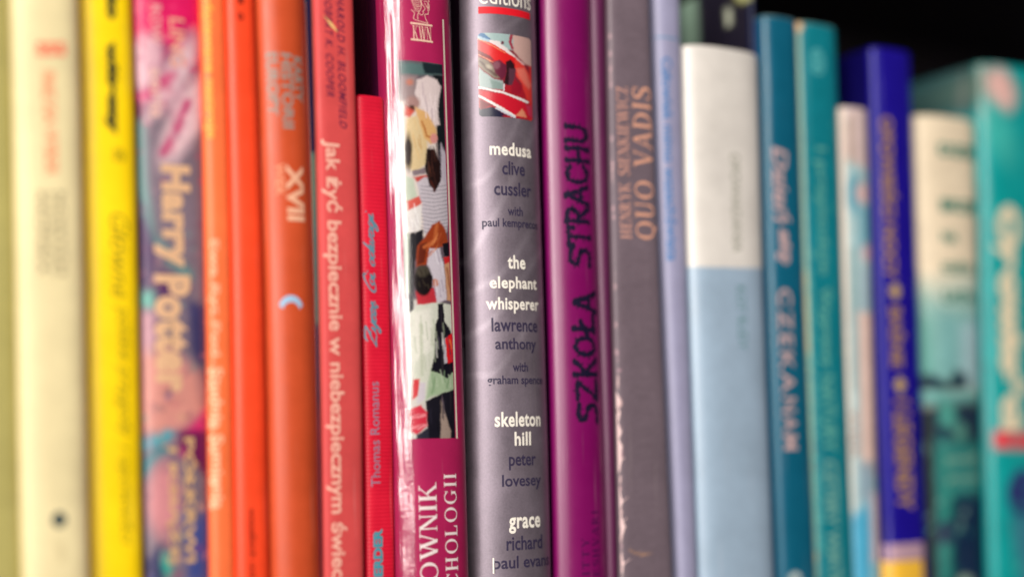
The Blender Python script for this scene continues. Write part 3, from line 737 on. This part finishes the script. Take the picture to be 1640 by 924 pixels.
def strokes(n, cx, cy, rx, ry, cols, dx, dy, w=.7, op=.6):
    for _ in range(n):
        a = pr.uniform(0, 6.283); q = math.sqrt(pr.random()); x, y = cx + rx * q * math.cos(a), cy + ry * q * math.sin(a)
        ex, ey = dx + pr.uniform(-2, 2), dy + pr.uniform(-3, 3)
        pic.append(('line', pr.choice(cols), [(x - ex / 2, y - ey / 2), (x + pr.uniform(-1, 1), y), (x + ex / 2, y + ey / 2)], w, op, 2))
strokes(16, 694, 262, 9, 28, ['4A2820', '120808', '6A3C2C'], 2, 18)
strokes(14, 690, 385, 20, 24, ['C8683C', '7C2C14', 'E08850'], -7, 12)
strokes(10, 678, 446, 11, 18, ['30241E', '544C3C', '0C0808'], 3, 9)
strokes(14, 690, 545, 26, 42, ['C0C8B0', 'F4F4EC', 'B0BCA0'], 2, 26, 1.2, .5)
strokes(8, 705, 610, 16, 14, ['8CA884', 'C4D4B8'], 3, 18, 1.0)
strokes(9, 668, 225, 12, 30, ['F4E0B8', 'C89C60', 'E8C890'], 4, 18, 1.2, .5)
strokes(9, 685, 165, 13, 32, ['FFF0F0', 'C8B4BC'], 2, 22, 1.4, .5)
strokes(8, 702, 440, 9, 34, ['F0ECF4', 'A89CB0'], 4, 20, 1.0, .6)
strokes(8, 711, 555, 12, 36, ['3A3444', '08060E', '50485C'], 2, 16, .8, .6)
strokes(8, 668, 674, 12, 18, ['F8A0A8', 'B81830'], 12, -5, 1.0, .6)
strokes(7, 664, 350, 10, 18, ['FFFFFF', 'C8C0C4'], 3, 14, 1.0, .5)
strokes(6, 708, 665, 20, 26, ['2C2838', '06060C'], 1, 20, 1.0, .6)
o = b.patch('spine_photograph', (646, 100, 719, 702), 0.2, pic, picture, 'E4DCD8', gain=0.9)
o['label'] = 'photograph of a crowd seen from behind'
b.bar('photo_edge_line', (720, 40, 722.6, 702), ink('E8DCC8'))
b.bar('spine_border_line', (718, 0, 720, 40), ink('6A1040'))
iv = ink('F2CBB4')
b.text('publisher_lettering', 'KWN', (661, 43, 690.5, 65), 'h', iv, font='serif')
b.bar('emblem_rule', (657, 38, 692, 41), iv); b.bar('emblem_rule', (658, 64, 693, 67), iv)
pen = Pen()
E = lambda pts, w=.9: pen.ribbon([((x - 630) / 7.7, -y / 7.7) for x, y in [(a + 630 - 630 + 630, b_) for a, b_ in pts]], w / 7.7 * 4.2)
E([(225, 140), (240, 155), (262, 170), (255, 210), (250, 245), (285, 262)]); E([(285, 262), (340, 268), (420, 280)])
E([(420, 280), (400, 240), (385, 190), (400, 170), (425, 168), (430, 130), (420, 110)]); E([(300, 255), (298, 200), (310, 165)])
E([(310, 165), (345, 190), (370, 165), (360, 140)]); E([(345, 10), (350, 50), (375, 80), (390, 110), (365, 140)])
E([(380, 20), (410, 15), (440, 50), (440, 95), (420, 90), (400, 60), (385, 40)]); E([(430, 40), (425, 70), (445, 120)])
for i in range(6): E([(220 + i * 8, 5 + i * 26), (262 + i * 6, 30 + i * 24), (330 - i * 3, 10 + i * 26)], .8)
E([(330, 0), (345, 60), (340, 110), (310, 160)]); E([(290, 80), (320, 90), (345, 60)], .7); E([(400, -30), (380, -10), (345, 10)]); E([(400, -30), (430, -20), (445, 20)])
b.place('griffin_emblem', pen.p, pen.f, (657.5, -5, 688, 37), 'h', iv, pen.l)
wv = ink('F3E4E2')
b.text('title_lettering', 'SŁOWNIK', (672, 772, 701, 985), 'up', wv, font='serif')
b.text('title_lettering', 'PSYCHOLOGII', (713, 758, 733, 1008), 'up', wv, font='serif', space=1.6)
# the jacket: a thin wrinkled film round the spine and down the front board
def film_mat(name, lo, hi, rough, wr):
    m = bpy.data.materials.new(name); m.use_nodes = True
    nt = m.node_tree; N = nt.nodes; L = nt.links; N.remove(N['Principled BSDF'])
    out = N['Material Output']; tr = N.new('ShaderNodeBsdfTransparent'); gl = N.new('ShaderNodeBsdfGlossy')
    tr.inputs['Color'].default_value = (.97, .96, .97, 1); gl.inputs['Roughness'].default_value = rough
    lw = N.new('ShaderNodeLayerWeight'); lw.inputs['Blend'].default_value = 0.25
    mr = N.new('ShaderNodeMapRange'); mr.inputs['To Min'].default_value = lo; mr.inputs['To Max'].default_value = hi
    L.new(lw.outputs['Fresnel'], mr.inputs['Value'])
    tc = N.new('ShaderNodeTexCoord'); mp = N.new('ShaderNodeMapping'); mp.inputs['Scale'].default_value = (1, 1, .025)
    n = N.new('ShaderNodeTexNoise'); n.inputs['Scale'].default_value = 420; n.inputs['Detail'].default_value = 3
    L.new(tc.outputs['Object'], mp.inputs['Vector']); L.new(mp.outputs['Vector'], n.inputs['Vector'])
    n2 = N.new('ShaderNodeTexNoise'); n2.inputs['Scale'].default_value = 500; n2.inputs['Detail'].default_value = 5
    L.new(tc.outputs['Object'], n2.inputs['Vector'])
    b1 = N.new('ShaderNodeBump'); b1.inputs['Strength'].default_value = wr; b1.inputs['Distance'].default_value = .0009; L.new(n.outputs['Fac'], b1.inputs['Height'])
    b2 = N.new('ShaderNodeBump'); b2.inputs['Strength'].default_value = wr * .5; b2.inputs['Distance'].default_value = .0002; L.new(n2.outputs['Fac'], b2.inputs['Height'])
    L.new(b1.outputs['Normal'], b2.inputs['Normal']); L.new(b2.outputs['Normal'], gl.inputs['Normal'])
    mx = N.new('ShaderNodeMixShader'); L.new(mr.outputs['Result'], mx.inputs['Fac']); L.new(tr.outputs[0], mx.inputs[1]); L.new(gl.outputs[0], mx.inputs[2])
    L.new(mx.outputs[0], out.inputs['Surface']); return m
NA, NZ = 60, 260
aa = 0.5 - 0.5 * np.cos(np.linspace(0.06, math.pi - 0.06, NA)); zz = np.linspace(3, b.ztop - 1, NZ)
A, Zg = np.meshgrid(aa, zz)
wr = 0.22 * np.sin(Zg * .11 + 9 * A) * np.sin(A * 40 + 1.2 * np.sin(Zg * .05)) + 0.12 * np.sin(Zg * .31 + A * 16) * (1 - A)
V = b.P(A.ravel(), Zg.ravel(), (0.62 + wr * np.clip(1 - A * 2.4, .04, 1)).ravel())
V = V.reshape(NZ, NA, 3); yb = np.linspace(b.front + 120, b.front + b.B + 1.5, 12)
side_ = np.stack([np.broadcast_to((b.XL(zz) - .55)[:, None], (NZ, 12)), np.broadcast_to(yb[None], (NZ, 12)), np.broadcast_to(zz[:, None], (NZ, 12))], -1)
V = np.concatenate([side_, V], 1); MM = V.shape[1]
F = [(j * MM + i, j * MM + i + 1, (j + 1) * MM + i + 1, (j + 1) * MM + i) for j in range(NZ - 1) for i in range(MM - 1)]
o = mesh_obj('plastic_jacket', V.reshape(-1, 3) - b.org, F, film_mat('wrinkled_plastic_film', .12, .44, .18, 1.1), b.root)
o.data.materials.append(film_mat('smooth_plastic_film', .012, .10, .1, .1))
for p_ in o.data.polygons: p_.material_index = int((p_.index % (MM - 1)) > 12 + 15)
o['label'] = 'clear wrinkled plastic film with white glints'

# -- silver condensed-novels volume
sw = []
for i, (x0, y0, x1, y1, x2, y2) in enumerate([(748, 420, 800, 330, 864, 190), (750, 540, 800, 500, 868, 400), (752, 470, 810, 430, 868, 340), (752, 600, 800, 590, 870, 480), (748, 300, 790, 270, 860, 130), (745, 120, 790, 60, 850, 20)]):
    q = smooth_line([(x0, y0), (x1, y1), (x2, y2)], 8); sw.append(('line', 'B0A4B0', [tuple(v) for v in q], 5 - i * .5, .42, 8))
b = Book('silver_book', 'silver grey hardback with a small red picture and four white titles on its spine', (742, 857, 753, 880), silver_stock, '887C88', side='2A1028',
         height=262, front=-3, B=10, n=2.15, depth=150, shapes=sw, nz=240)  # dark plum boards: shade of the gap painted as board colour
wh, dk = ink('FBEFE4', 1, .4), ink('37304A', 1, .45)
b.text('series_lettering', 'editions', (767, -19, 849, 9), 'h', wh, .0)
b.bar('red_rule', (766, 13, 848, 24), ink('E01828'), )
for s_, bx in (('medusa', (784, 229, 850, 250)), ('the', (813, 409, 841, 431)), ('elephant', (784, 443, 859, 468)), ('whisperer', (778, 476, 862, 502)),
               ('skeleton', (792, 659, 865, 683)), ('hill', (824, 691, 850, 713)), ('grace', (815, 827, 865, 853))):
    b.text('story_title_lettering', s_, bx, 'h', wh, .026, 0, 1.07)
for s_, bx in (('clive', (804, 259, 840, 281)), ('cussler', (791, 292, 850, 314)), ('with', (813, 331, 837, 346)), ('paul kemprecos', (772, 350, 860, 368)),
               ('lawrence', (787, 509, 860, 531)), ('anthony', (793, 541, 858, 565)), ('with', (821, 580, 845, 595)), ('graham spence', (780, 601, 868, 619)),
               ('peter', (815, 727, 858, 752)), ('lovesey', (804, 759, 866, 784)), ('richard', (811, 857, 868, 880)), ('paul evans', (789, 889, 879, 915))):
    b.text('author_lettering', s_, bx, 'h', dk, .018)
b.text('stray_white_print', 'l', (789, 893, 791.5, 918), 'h', wh, .0)
ox, oy, sc = 750, 40, 5.775
def K(pts): return [(ox + x / sc, oy + y / sc) for x, y in pts]
pic = [('poly', 'A8C0C0', K([(40, 20), (640, 20), (640, 260), (40, 200)]), 3), ('poly', 'B01C2C', K([(40, 560), (640, 560), (640, 920), (40, 920)]), 3), ('poly', 'E03434', K([(560, 380), (640, 380), (640, 920), (560, 920)]), 4), ('poly', '181838', K([(40, 770), (240, 770), (380, 900), (40, 920)]), 3), ('poly', 'D8B0A8', K([(410, 90), (600, 90), (600, 400), (520, 360), (420, 250)]), 3),
       ('poly', '286A9C', K([(85, 70), (150, 80), (220, 150), (160, 140), (85, 100)]), 1.5), ('line', '9CB8D0', K([(90, 110), (220, 160)]), 1.2, 2),
       ('poly', 'EDE0E0', K([(190, 140), (280, 150), (520, 370), (500, 380), (330, 260), (200, 165)]), 2),
       ('ell', '703848', (ox + 318 / sc, oy + 168 / sc, 2.6, 2.6, 0), 2), ('line', 'A8384C', K([(400, 100), (385, 160), (410, 220)]), 2.2, 2),
       ('poly', 'E41E22', K([(85, 130), (220, 175), (340, 245), (440, 310), (490, 410), (430, 400), (340, 370), (240, 345), (85, 265)]), 1.5),
       ('poly', '7A1420', K([(85, 225), (200, 290), (250, 340), (85, 270)]), 2), ('line', 'F4A070', K([(88, 128), (220, 195), (340, 262)]), .5, 1), ('line', 'F4A070', K([(92, 275), (160, 310), (240, 352)]), .5, 1),
       ('poly', '8A7A6C', K([(92, 300), (180, 330), (260, 400), (300, 500), (240, 490), (130, 410), (92, 370)]), 2), ('line', '5A4038', K([(110, 340), (190, 420), (260, 470)]), 1.4, 3), ('ell', 'B8AA98', (ox + 190 / sc, oy + 390 / sc, 5, 3, 30), 3),
       ('poly', 'A8B8B8', K([(95, 390), (150, 440), (240, 500), (320, 520), (325, 600), (100, 580)]), 2.5), ('poly', '8CA09C', K([(200, 500), (320, 540), (310, 600), (220, 590)]), 3),
       ('poly', '6A1C38', K([(225, 350), (290, 325), (350, 370), (350, 460), (310, 520), (250, 450)]), 3), ('ell', '8A5060', (ox + 262 / sc, oy + 375 / sc, 6, 6, 0), 4),
       ('poly', 'EA4038', K([(430, 300), (520, 380), (590, 520), (590, 720), (540, 690), (500, 560), (440, 470)]), 3), ('poly', 'F07868', K([(440, 410), (520, 400), (580, 560), (560, 600), (480, 500)]), 5),
       ('poly', '2E1018', K([(345, 345), (390, 325), (430, 370), (430, 420), (380, 560), (330, 550), (355, 440)]), 2), ('poly', '5C3444', K([(380, 400), (435, 410), (420, 560), (370, 560)]), 2.5),
       ('poly', 'A0142C', K([(400, 570), (430, 500), (500, 580), (480, 650), (400, 640)]), 2), ('poly', 'D41830', K([(100, 610), (330, 640), (520, 720), (590, 870), (450, 850), (100, 650)]), 2),
       ('poly', '7A1028', K([(100, 690), (220, 740), (110, 790)]), 2), ('poly', '181838', K([(100, 790), (230, 760), (360, 840), (110, 830)]), 2),
       ('line', 'F2ECEC', K([(98, 582), (200, 600), (330, 630), (440, 670), (550, 720)]), 1.7, 1.4), ('line', 'F2ECEC', K([(98, 660), (200, 710), (300, 770), (430, 850)]), 2.0, 1.4),
       ('line', 'C8D8E4', K([(260, 770), (430, 860)]), 1.2, 2), ('line', 'F0E8F0', K([(330, 550), (328, 610)]), .8, 1), ('poly', 'E89070', K([(440, 840), (500, 780), (545, 860)]), 2.5), ('poly', 'D03858', K([(530, 740), (590, 760), (592, 870), (560, 840)]), 3)]
o = b.patch('story_picture', (766, 55, 851, 188), 0.13, pic, picture, '8A2434', gain=.85, corner=1.2, off=.06)
o['label'] = 'small printed picture of red and white curved shapes'

# -- purple book
b = Book('purple_book', 'glossy purple book with ragged black lettering, right of the silver hardback', (869, 946, 888, 971), purple_gloss, '7E045C', side='2A0228', height=256, front=-2, B=5.5, n=2.1)  # boards darkened in colour to carry the shade of the gap
kk = ink('140C2C', 1, .6)
b.text('title_lettering', 'SZKOŁA', (915, 463, 958, 680), 'up', kk, font='rough', seed=3)
b.text('title_lettering', 'STRACHU', (901, 196, 946, 430), 'up', kk, font='rough', seed=8)
b.text('author_lettering', 'GITTY', (932, 861, 944, 941), 'up', ink('4A1048'), font='serif', space=3)
b.text('author_lettering', 'DANESHVARI', (949, 817, 960, 974), 'up', ink('4A1048'), font='serif', space=3)

# -- plum, pushed back
b = Book('plum_book', 'narrow dark plum book with a plain rounded spine, pushed back beside the purple one', (946, 974, 970, 991), satin, '5A1E48', side='3A1030', height=256, front=-0.5, yref=0.5, B=4, n=2.0)

# -- taupe classic
rag = []
rs = random.Random(4)
y = 560
y0 = 560
while y0 < 980:
    xx = 979 + y0 * .0195; w = rs.choice((.3, .5, .8, 1, 1.2, 2, 4.5)); h = rs.uniform(5, 26)
    rag.append(('poly', rs.choice(['C8A0A4', 'D8B4B4', 'A88490']), [(xx - 2, y0), (xx + w * .4, y0 + 1), (xx + w, y0 + h * .4), (xx + rs.uniform(0, w), y0 + h * .8), (xx - 2, y0 + h)], 1.6)); y0 += h + rs.uniform(0, 14)
for i in range(14):
    y0 = rs.uniform(20, 560); xx = 977 + y0 * .02; rag.append(('poly', 'A88890', [(xx - 3, y0), (xx + 1.2, y0 + 2), (xx + 0.8, y0 + 8), (xx - 3, y0 + 10)], 2))
rag.append(('line', 'C09068', [(1008, 880), (1018, 886), (1024, 884), (1034, 893), (1042, 894)], .8, 2))
b = Book('taupe_book', 'grey mauve book with rose gold capitals and a torn, fraying left edge', (977, 1041, 994, 1077), worn, '71626C', yref=-1.5, side='6A4858', height=258, front=-2, B=2.6, n=4.5, shapes=rag, nz=420)
rg = ink('E8AA90', 1, .35)
b.text('title_lettering', 'QUO VADIS', (1015, 140, 1049, 383), 'up', rg, font='serif', space=1.5)
b.text('author_lettering', 'HENRYK SIENKIEWICZ', (990, 140, 1008, 382), 'up', ink('DCA494', 1, .35), font='serif')
# curled fibres of torn cover along the edge
pen = Pen()
for i in range(11):
    y0 = rs.uniform(0, 1); pen.ribbon([(0.1, y0), (.35 + rs.uniform(-.1, .2), y0 + rs.uniform(-.01, .012)), (.6 + rs.uniform(-.3, .4), y0 + rs.uniform(.0, .03))], [.05, .004, .001], 4)
b.place('torn_fibre', pen.p, pen.f, (992, 620, 1006, 960), 'h', ink('E8C8C8'), pen.l)

# -- lavender
b = Book('lavender_book', 'narrow lavender blue book with blue lettering and a thin line near its top', (1042, 1086, 1078, 1112), satin, '9A98B6', side='8098C0', height=254, front=0, B=4.5, n=2.5)
b.bar('spine_rule', (1043, 59, 1086, 61.5), ink('5C8CB0'))
b.text('title_lettering', 'Człowiek mimo wszechświata', (1063, 92, 1081, 418), 'down', ink('4A7CB4'), .02)

# -- white and pale blue hardback
b = Book('white_blue_book', 'white hardback with a pale blue lower half, shorter than the books around it', (1087, 1206, 1113, 1236), gloss, 'E2DCD6', side='E2DCD6', top=74, front=-2, B=7, n=2.8, gain=.97, nz=420,
         shapes=[('poly', 'A0B6CC', [(900, 425), (1091, 427), (1300, 431), (1300, 1400), (900, 1400)], 1.5)])
b.text('title_lettering', 'OPOWIADANIA', (1171, 246, 1186, 404), 'down', ink('8E9080'), .0)
b.text('author_lettering', 'KOT RUDY', (1181, 458, 1195, 560), 'down', ink('5E8C90'), .0)

# -- tall dark book behind the white one
b = Book('tall_dark_book', 'tall near black book with a sage green stripe, showing only above the white hardback', (1207, 1214, 1237, 1244), satin, '0C1438', side='1E1A28', height=262, yref=3, front=5, B=2, n=3, nb=90, nz=160,
         shapes=[('poly', '7C9484', [(1070, -60), (1114, -60), (1122, 120), (1080, 120)], 3), ('poly', '3C4C50', [(1070, -60), (1088, -60), (1094, 120), (1076, 120)], 3),
                 ('poly', 'B8BCA8', [(1161, 14), (1171, 14), (1172, 42), (1163, 42)], 4), ('ell', 'A8A870', (1190, -4, 14, 9, 0), 5)])

# -- deep blue
b = Book('deep_blue_book', 'deep teal blue book with pinkish white title lettering, left of the worn teal book', (1215, 1269, 1245, 1303), worn_beige, '045C78', side='083C70', top=25, front=-1, B=4, n=3)
p = ink('C8A8A8')
b.text('title_lettering', 'Dzień', (1238, 236, 1264, 357), 'down', p, .02, .2)
b.text('title_lettering', 'się', (1243, 366, 1266, 426), 'down', p, .05, .2)
b.text('title_lettering', 'CZEKA', (1248, 462, 1270, 628), 'down', p, .01, 0, 1.2)
b.text('title_lettering', 'NAM', (1254, 636, 1276, 720), 'down', p, .01, 0, 1.2)
b.text('publisher_mark', 'o', (1262, 914, 1284, 938), 'down', ink('A8B8B8'), .06)

# -- teal, worn edges
sh = [('line', '86AC94', [(1272, 20), (1281, 300), (1292, 620), (1304, 960)], 8, 4), ('ell', 'D8A870', (1276, 44, 9, 9, 0), 5), ('line', 'C8AC70', [(1286, 440), (1290, 560)], 5, 8), ('ell', 'C0B078', (1302, 892, 6, 9, 0), 4)]
sh += mottle(9, 50, 1296, 200, 1370, 930, ['2C9C9C', '50A89C', '067080', '6CB0A0'], 3, 8)
b = Book('worn_teal_book', 'teal book with a sage green stripe along its worn left edge and faint lettering', (1269, 1332, 1303, 1366), worn_beige, '067A88', side='0A6C80', top=36, front=0, B=4, n=3, shapes=sh, nz=200)
b.text('publisher_mark', '@', (1298, 78, 1320, 122), 'down', ink('5CB4B8'), .02)
f = ink('62ACA0')
b.text('title_lettering', 'I przyrodzie', (1306, 236, 1325, 440), 'down', f, .02)
b.text('title_lettering', 'Wyprawy', (1311, 460, 1331, 590), 'down', f, .03)
b.text('subtitle_lettering', 'najdalsze opowieści', (1294, 432, 1308, 700), 'down', ink('4CA0A0'), .02)
b.text('title_lettering', 'NATURY', (1316, 600, 1338, 724), 'down', f, .02)
b.text('subtitle_lettering', 'i wielkie', (1304, 730, 1317, 880), 'down', ink('4CA0A0'), .02)
b.text('title_lettering', 'CZTERY WIATRY', (1324, 736, 1344, 960), 'down', ink('7CB0A4'), .02)

# -- cream with a picture
sh = [('poly', 'A8C4C8', [(1350, 165), (1400, 165), (1430, 960), (1370, 960)], 8), ('poly', 'D8C0BC', [(1352, 170), (1400, 170), (1400, 280), (1350, 250)], 8), ('line', 'A08C78', [(1360, 190), (1362, 260)], 3, 6),
      ('ell', '5CA0B4', (1368, 310, 12, 30, 0), 10), ('ell', 'E4BCB8', (1380, 310, 9, 16, 0), 8), ('poly', '7CB4C4', [(1374, 330), (1400, 330), (1404, 400), (1376, 400)], 10), ('ell', 'E0BCC0', (1388, 405, 7, 14, 0), 6),
      ('poly', 'A8C0CC', [(1380, 430), (1406, 430), (1408, 500), (1380, 500)], 10), ('line', '88A4A8', [(1364, 400), (1366, 500), (1370, 620)], 5, 8),
      ('poly', 'E8C8BC', [(1374, 500), (1410, 500), (1420, 760), (1380, 760)], 10), ('poly', '90A8B8', [(1376, 740), (1400, 740), (1400, 800), (1376, 800)], 14), ('poly', '4CA8CC', [(1362, 830), (1392, 800), (1400, 860), (1394, 960), (1366, 960)], 14),
      ('poly', 'E4C8CC', [(1396, 790), (1416, 790), (1420, 900), (1398, 900)], 10), ('poly', '88C0D0', [(1396, 900), (1424, 900), (1428, 960), (1396, 960)], 10)]
b = Book('cream_picture_book', 'cream book with a pale blue and pink pictured spine, shorter than the royal blue book', (1333, 1377, 1362, 1406), matte, 'EED2BE', top=170, front=0, B=4.5, n=2.8, shapes=sh, nz=220)
b.text('author_lettering', 'WIEK', (1362, 655, 1376, 735), 'down', ink('A08C88'), .02)

# -- royal blue
b = Book('royal_blue_book', 'royal blue book with dull gold lettering and a pink and yellow band at the bottom', (1387, 1450, 1420, 1483), satin, '1A0C8E', side='0A0450', top=76, front=-3, B=4, n=3, gain=.95)
g = ink('B08850')
b.text('title_lettering', 'OPOWIEŚCI NOCY', (1413, 188, 1438, 446), 'down', g, .03)
b.text('title_lettering', 'BAŚNIE', (1426, 492, 1450, 588), 'down', g, .03)
b.text('title_lettering', 'I LEGENDY', (1434, 640, 1460, 816), 'down', g, .03)
for x, y in ((1433, 466), (1441, 616)):
    pts = [((1 if i % 2 else .6) * math.cos(i * math.pi / 8), (1 if i % 2 else .6) * math.sin(i * math.pi / 8)) for i in range(16)]
    b.place('rosette', pts, [tuple(range(16))], (x - 10, y - 13, x + 10, y + 13), 'h', ink('C0A068'))
b.patch('pink_band', (1417, 870, 1479, 896), .8, [], picture, 'C09CAC', off=.05)
b.patch('yellow_band', (1417, 897, 1480, 1000), .8, [], picture, 'FFC640', off=.05)

# -- cream with a sea picture
sh = [('poly', 'A8C8C0', [(1440, 470), (1600, 440), (1600, 640), (1440, 640)], 60), ('poly', '5C9C94', [(1455, 430), (1500, 520), (1510, 620), (1460, 640)], 40),
      ('poly', '7CB4B4', [(1500, 500), (1600, 500), (1600, 600), (1500, 610)], 26), ('poly', 'A8C8D0', [(1540, 520), (1600, 500), (1600, 620), (1540, 620)], 20),
      ('poly', '123040', [(1460, 605), (1490, 598), (1520, 612), (1530, 590), (1548, 600), (1552, 622), (1500, 626), (1460, 624)], 8),
      ('poly', '6CA8A4', [(1470, 626), (1600, 626), (1600, 650), (1470, 650)], 10), ('poly', '14303C', [(1465, 650), (1600, 640), (1610, 960), (1465, 960)], 20),
      ('poly', '1C2C44', [(1500, 655), (1600, 650), (1600, 700), (1500, 710)], 10), ('poly', '2E7C78', [(1500, 700), (1580, 710), (1580, 790), (1510, 800)], 16), ('poly', '4C9C90', [(1505, 640), (1530, 650), (1530, 690), (1505, 680)], 10),
      ('ell', '5C9C8C', (1538, 690, 9, 14, 0), 10), ('poly', '2C8078', [(1498, 720), (1528, 720), (1526, 930), (1504, 930)], 14), ('poly', '0E2848', [(1530, 800), (1600, 780), (1600, 960), (1530, 960)], 16),
      ('poly', '283C54', [(1500, 840), (1528, 830), (1528, 870), (1500, 870)], 8), ('poly', '0C1820', [(1462, 660), (1492, 660), (1500, 960), (1470, 960)], 10), ('ell', '88A090', (1546, 930, 12, 10, 0), 6)]
sh += mottle(5, 40, 1460, 610, 1585, 930, ['3C8C84', '0C1C2C', '58A498', '24405C', '1C6464', '88B4A8']) + mottle(6, 16, 1460, 480, 1585, 610, ['90C0B8', '6CA49C', 'B8D0CC'])
b = Book('seascape_book', 'cream book whose spine fades into a dark green and navy seascape, with dark stacked words', (1452, 1549, 1485, 1573), matte, 'EAD8BC', top=184, front=-2, B=7, n=2.6, shapes=sh, nz=260)
d = ink('4A8474')
for w_, bx in (('DZIKI', (1503, 232, 1562, 252)), ('BRZEG', (1506, 320, 1563, 341)), ('NA', (1508, 371, 1534, 389)), ('KOŃCU', (1509, 416, 1558, 438)), ('LATA', (1511, 465, 1560, 486))):
    b.text('title_lettering', w_, bx, 'h', d, .07)
b.text('subtitle_lettering', 'powieść', (1515, 725, 1568, 745), 'h', ink('7CA898'), .02)
b.text('subtitle_lettering', 'przygód', (1517, 758, 1568, 775), 'h', ink('7CA898'), .02)

# -- bright teal, far right
sh = [('ell', '5C7468', (1572, 138, 16, 40, 0), 14), ('ell', 'E8B8B0', (1604, 145, 20, 36, -15), 12), ('poly', '06A0A0', [(1545, 200), (1580, 165), (1640, 210), (1640, 300), (1550, 300)], 20),
      ('ell', '3CB4AC', (1600, 215, 22, 50, -20), 24), ('ell', '2C2C6C', (1640, 790, 26, 40, 0), 8), ('poly', '387C90', [(1620, 830), (1700, 820), (1700, 960), (1640, 960)], 20),
      ('poly', 'E8404C', [(1592, 690), (1622, 690), (1622, 718), (1592, 718)], 10), ('poly', 'E8404C', [(1626, 694), (1680, 694), (1680, 718), (1626, 718)], 10)]
sh += mottle(7, 50, 1560, 180, 1690, 930, ['1CB0AA', '0A8888', '3CB4AC', '2A9898'], 5, 14) + mottle(8, 14, 1560, 110, 1640, 190, ['80A090', 'C8988C', '3C6C68'])
b = Book('bright_teal_book', 'bright turquoise book with big cream lettering, cut off by the right edge', (1560, 1668, 1585, 1694), gloss, '049C9C', side='06404C', top=104, front=-4, B=6, n=3, shapes=sh, nz=260)  # left board coloured darker than the spine to imitate its shadow
b.text('title_lettering', 'Opowieści', (1588, 328, 1640, 690), 'down', ink('E8D8B8'), .08)

if 0:
    for q in BOOKS: print('IV', q.root.name, q.front, round(float(q.XL(150)),1), round(float(q.XR(150)),1), '|', round(float(q.XL(40)),1), round(float(q.XR(40)),1), 'top', round(q.ztop))
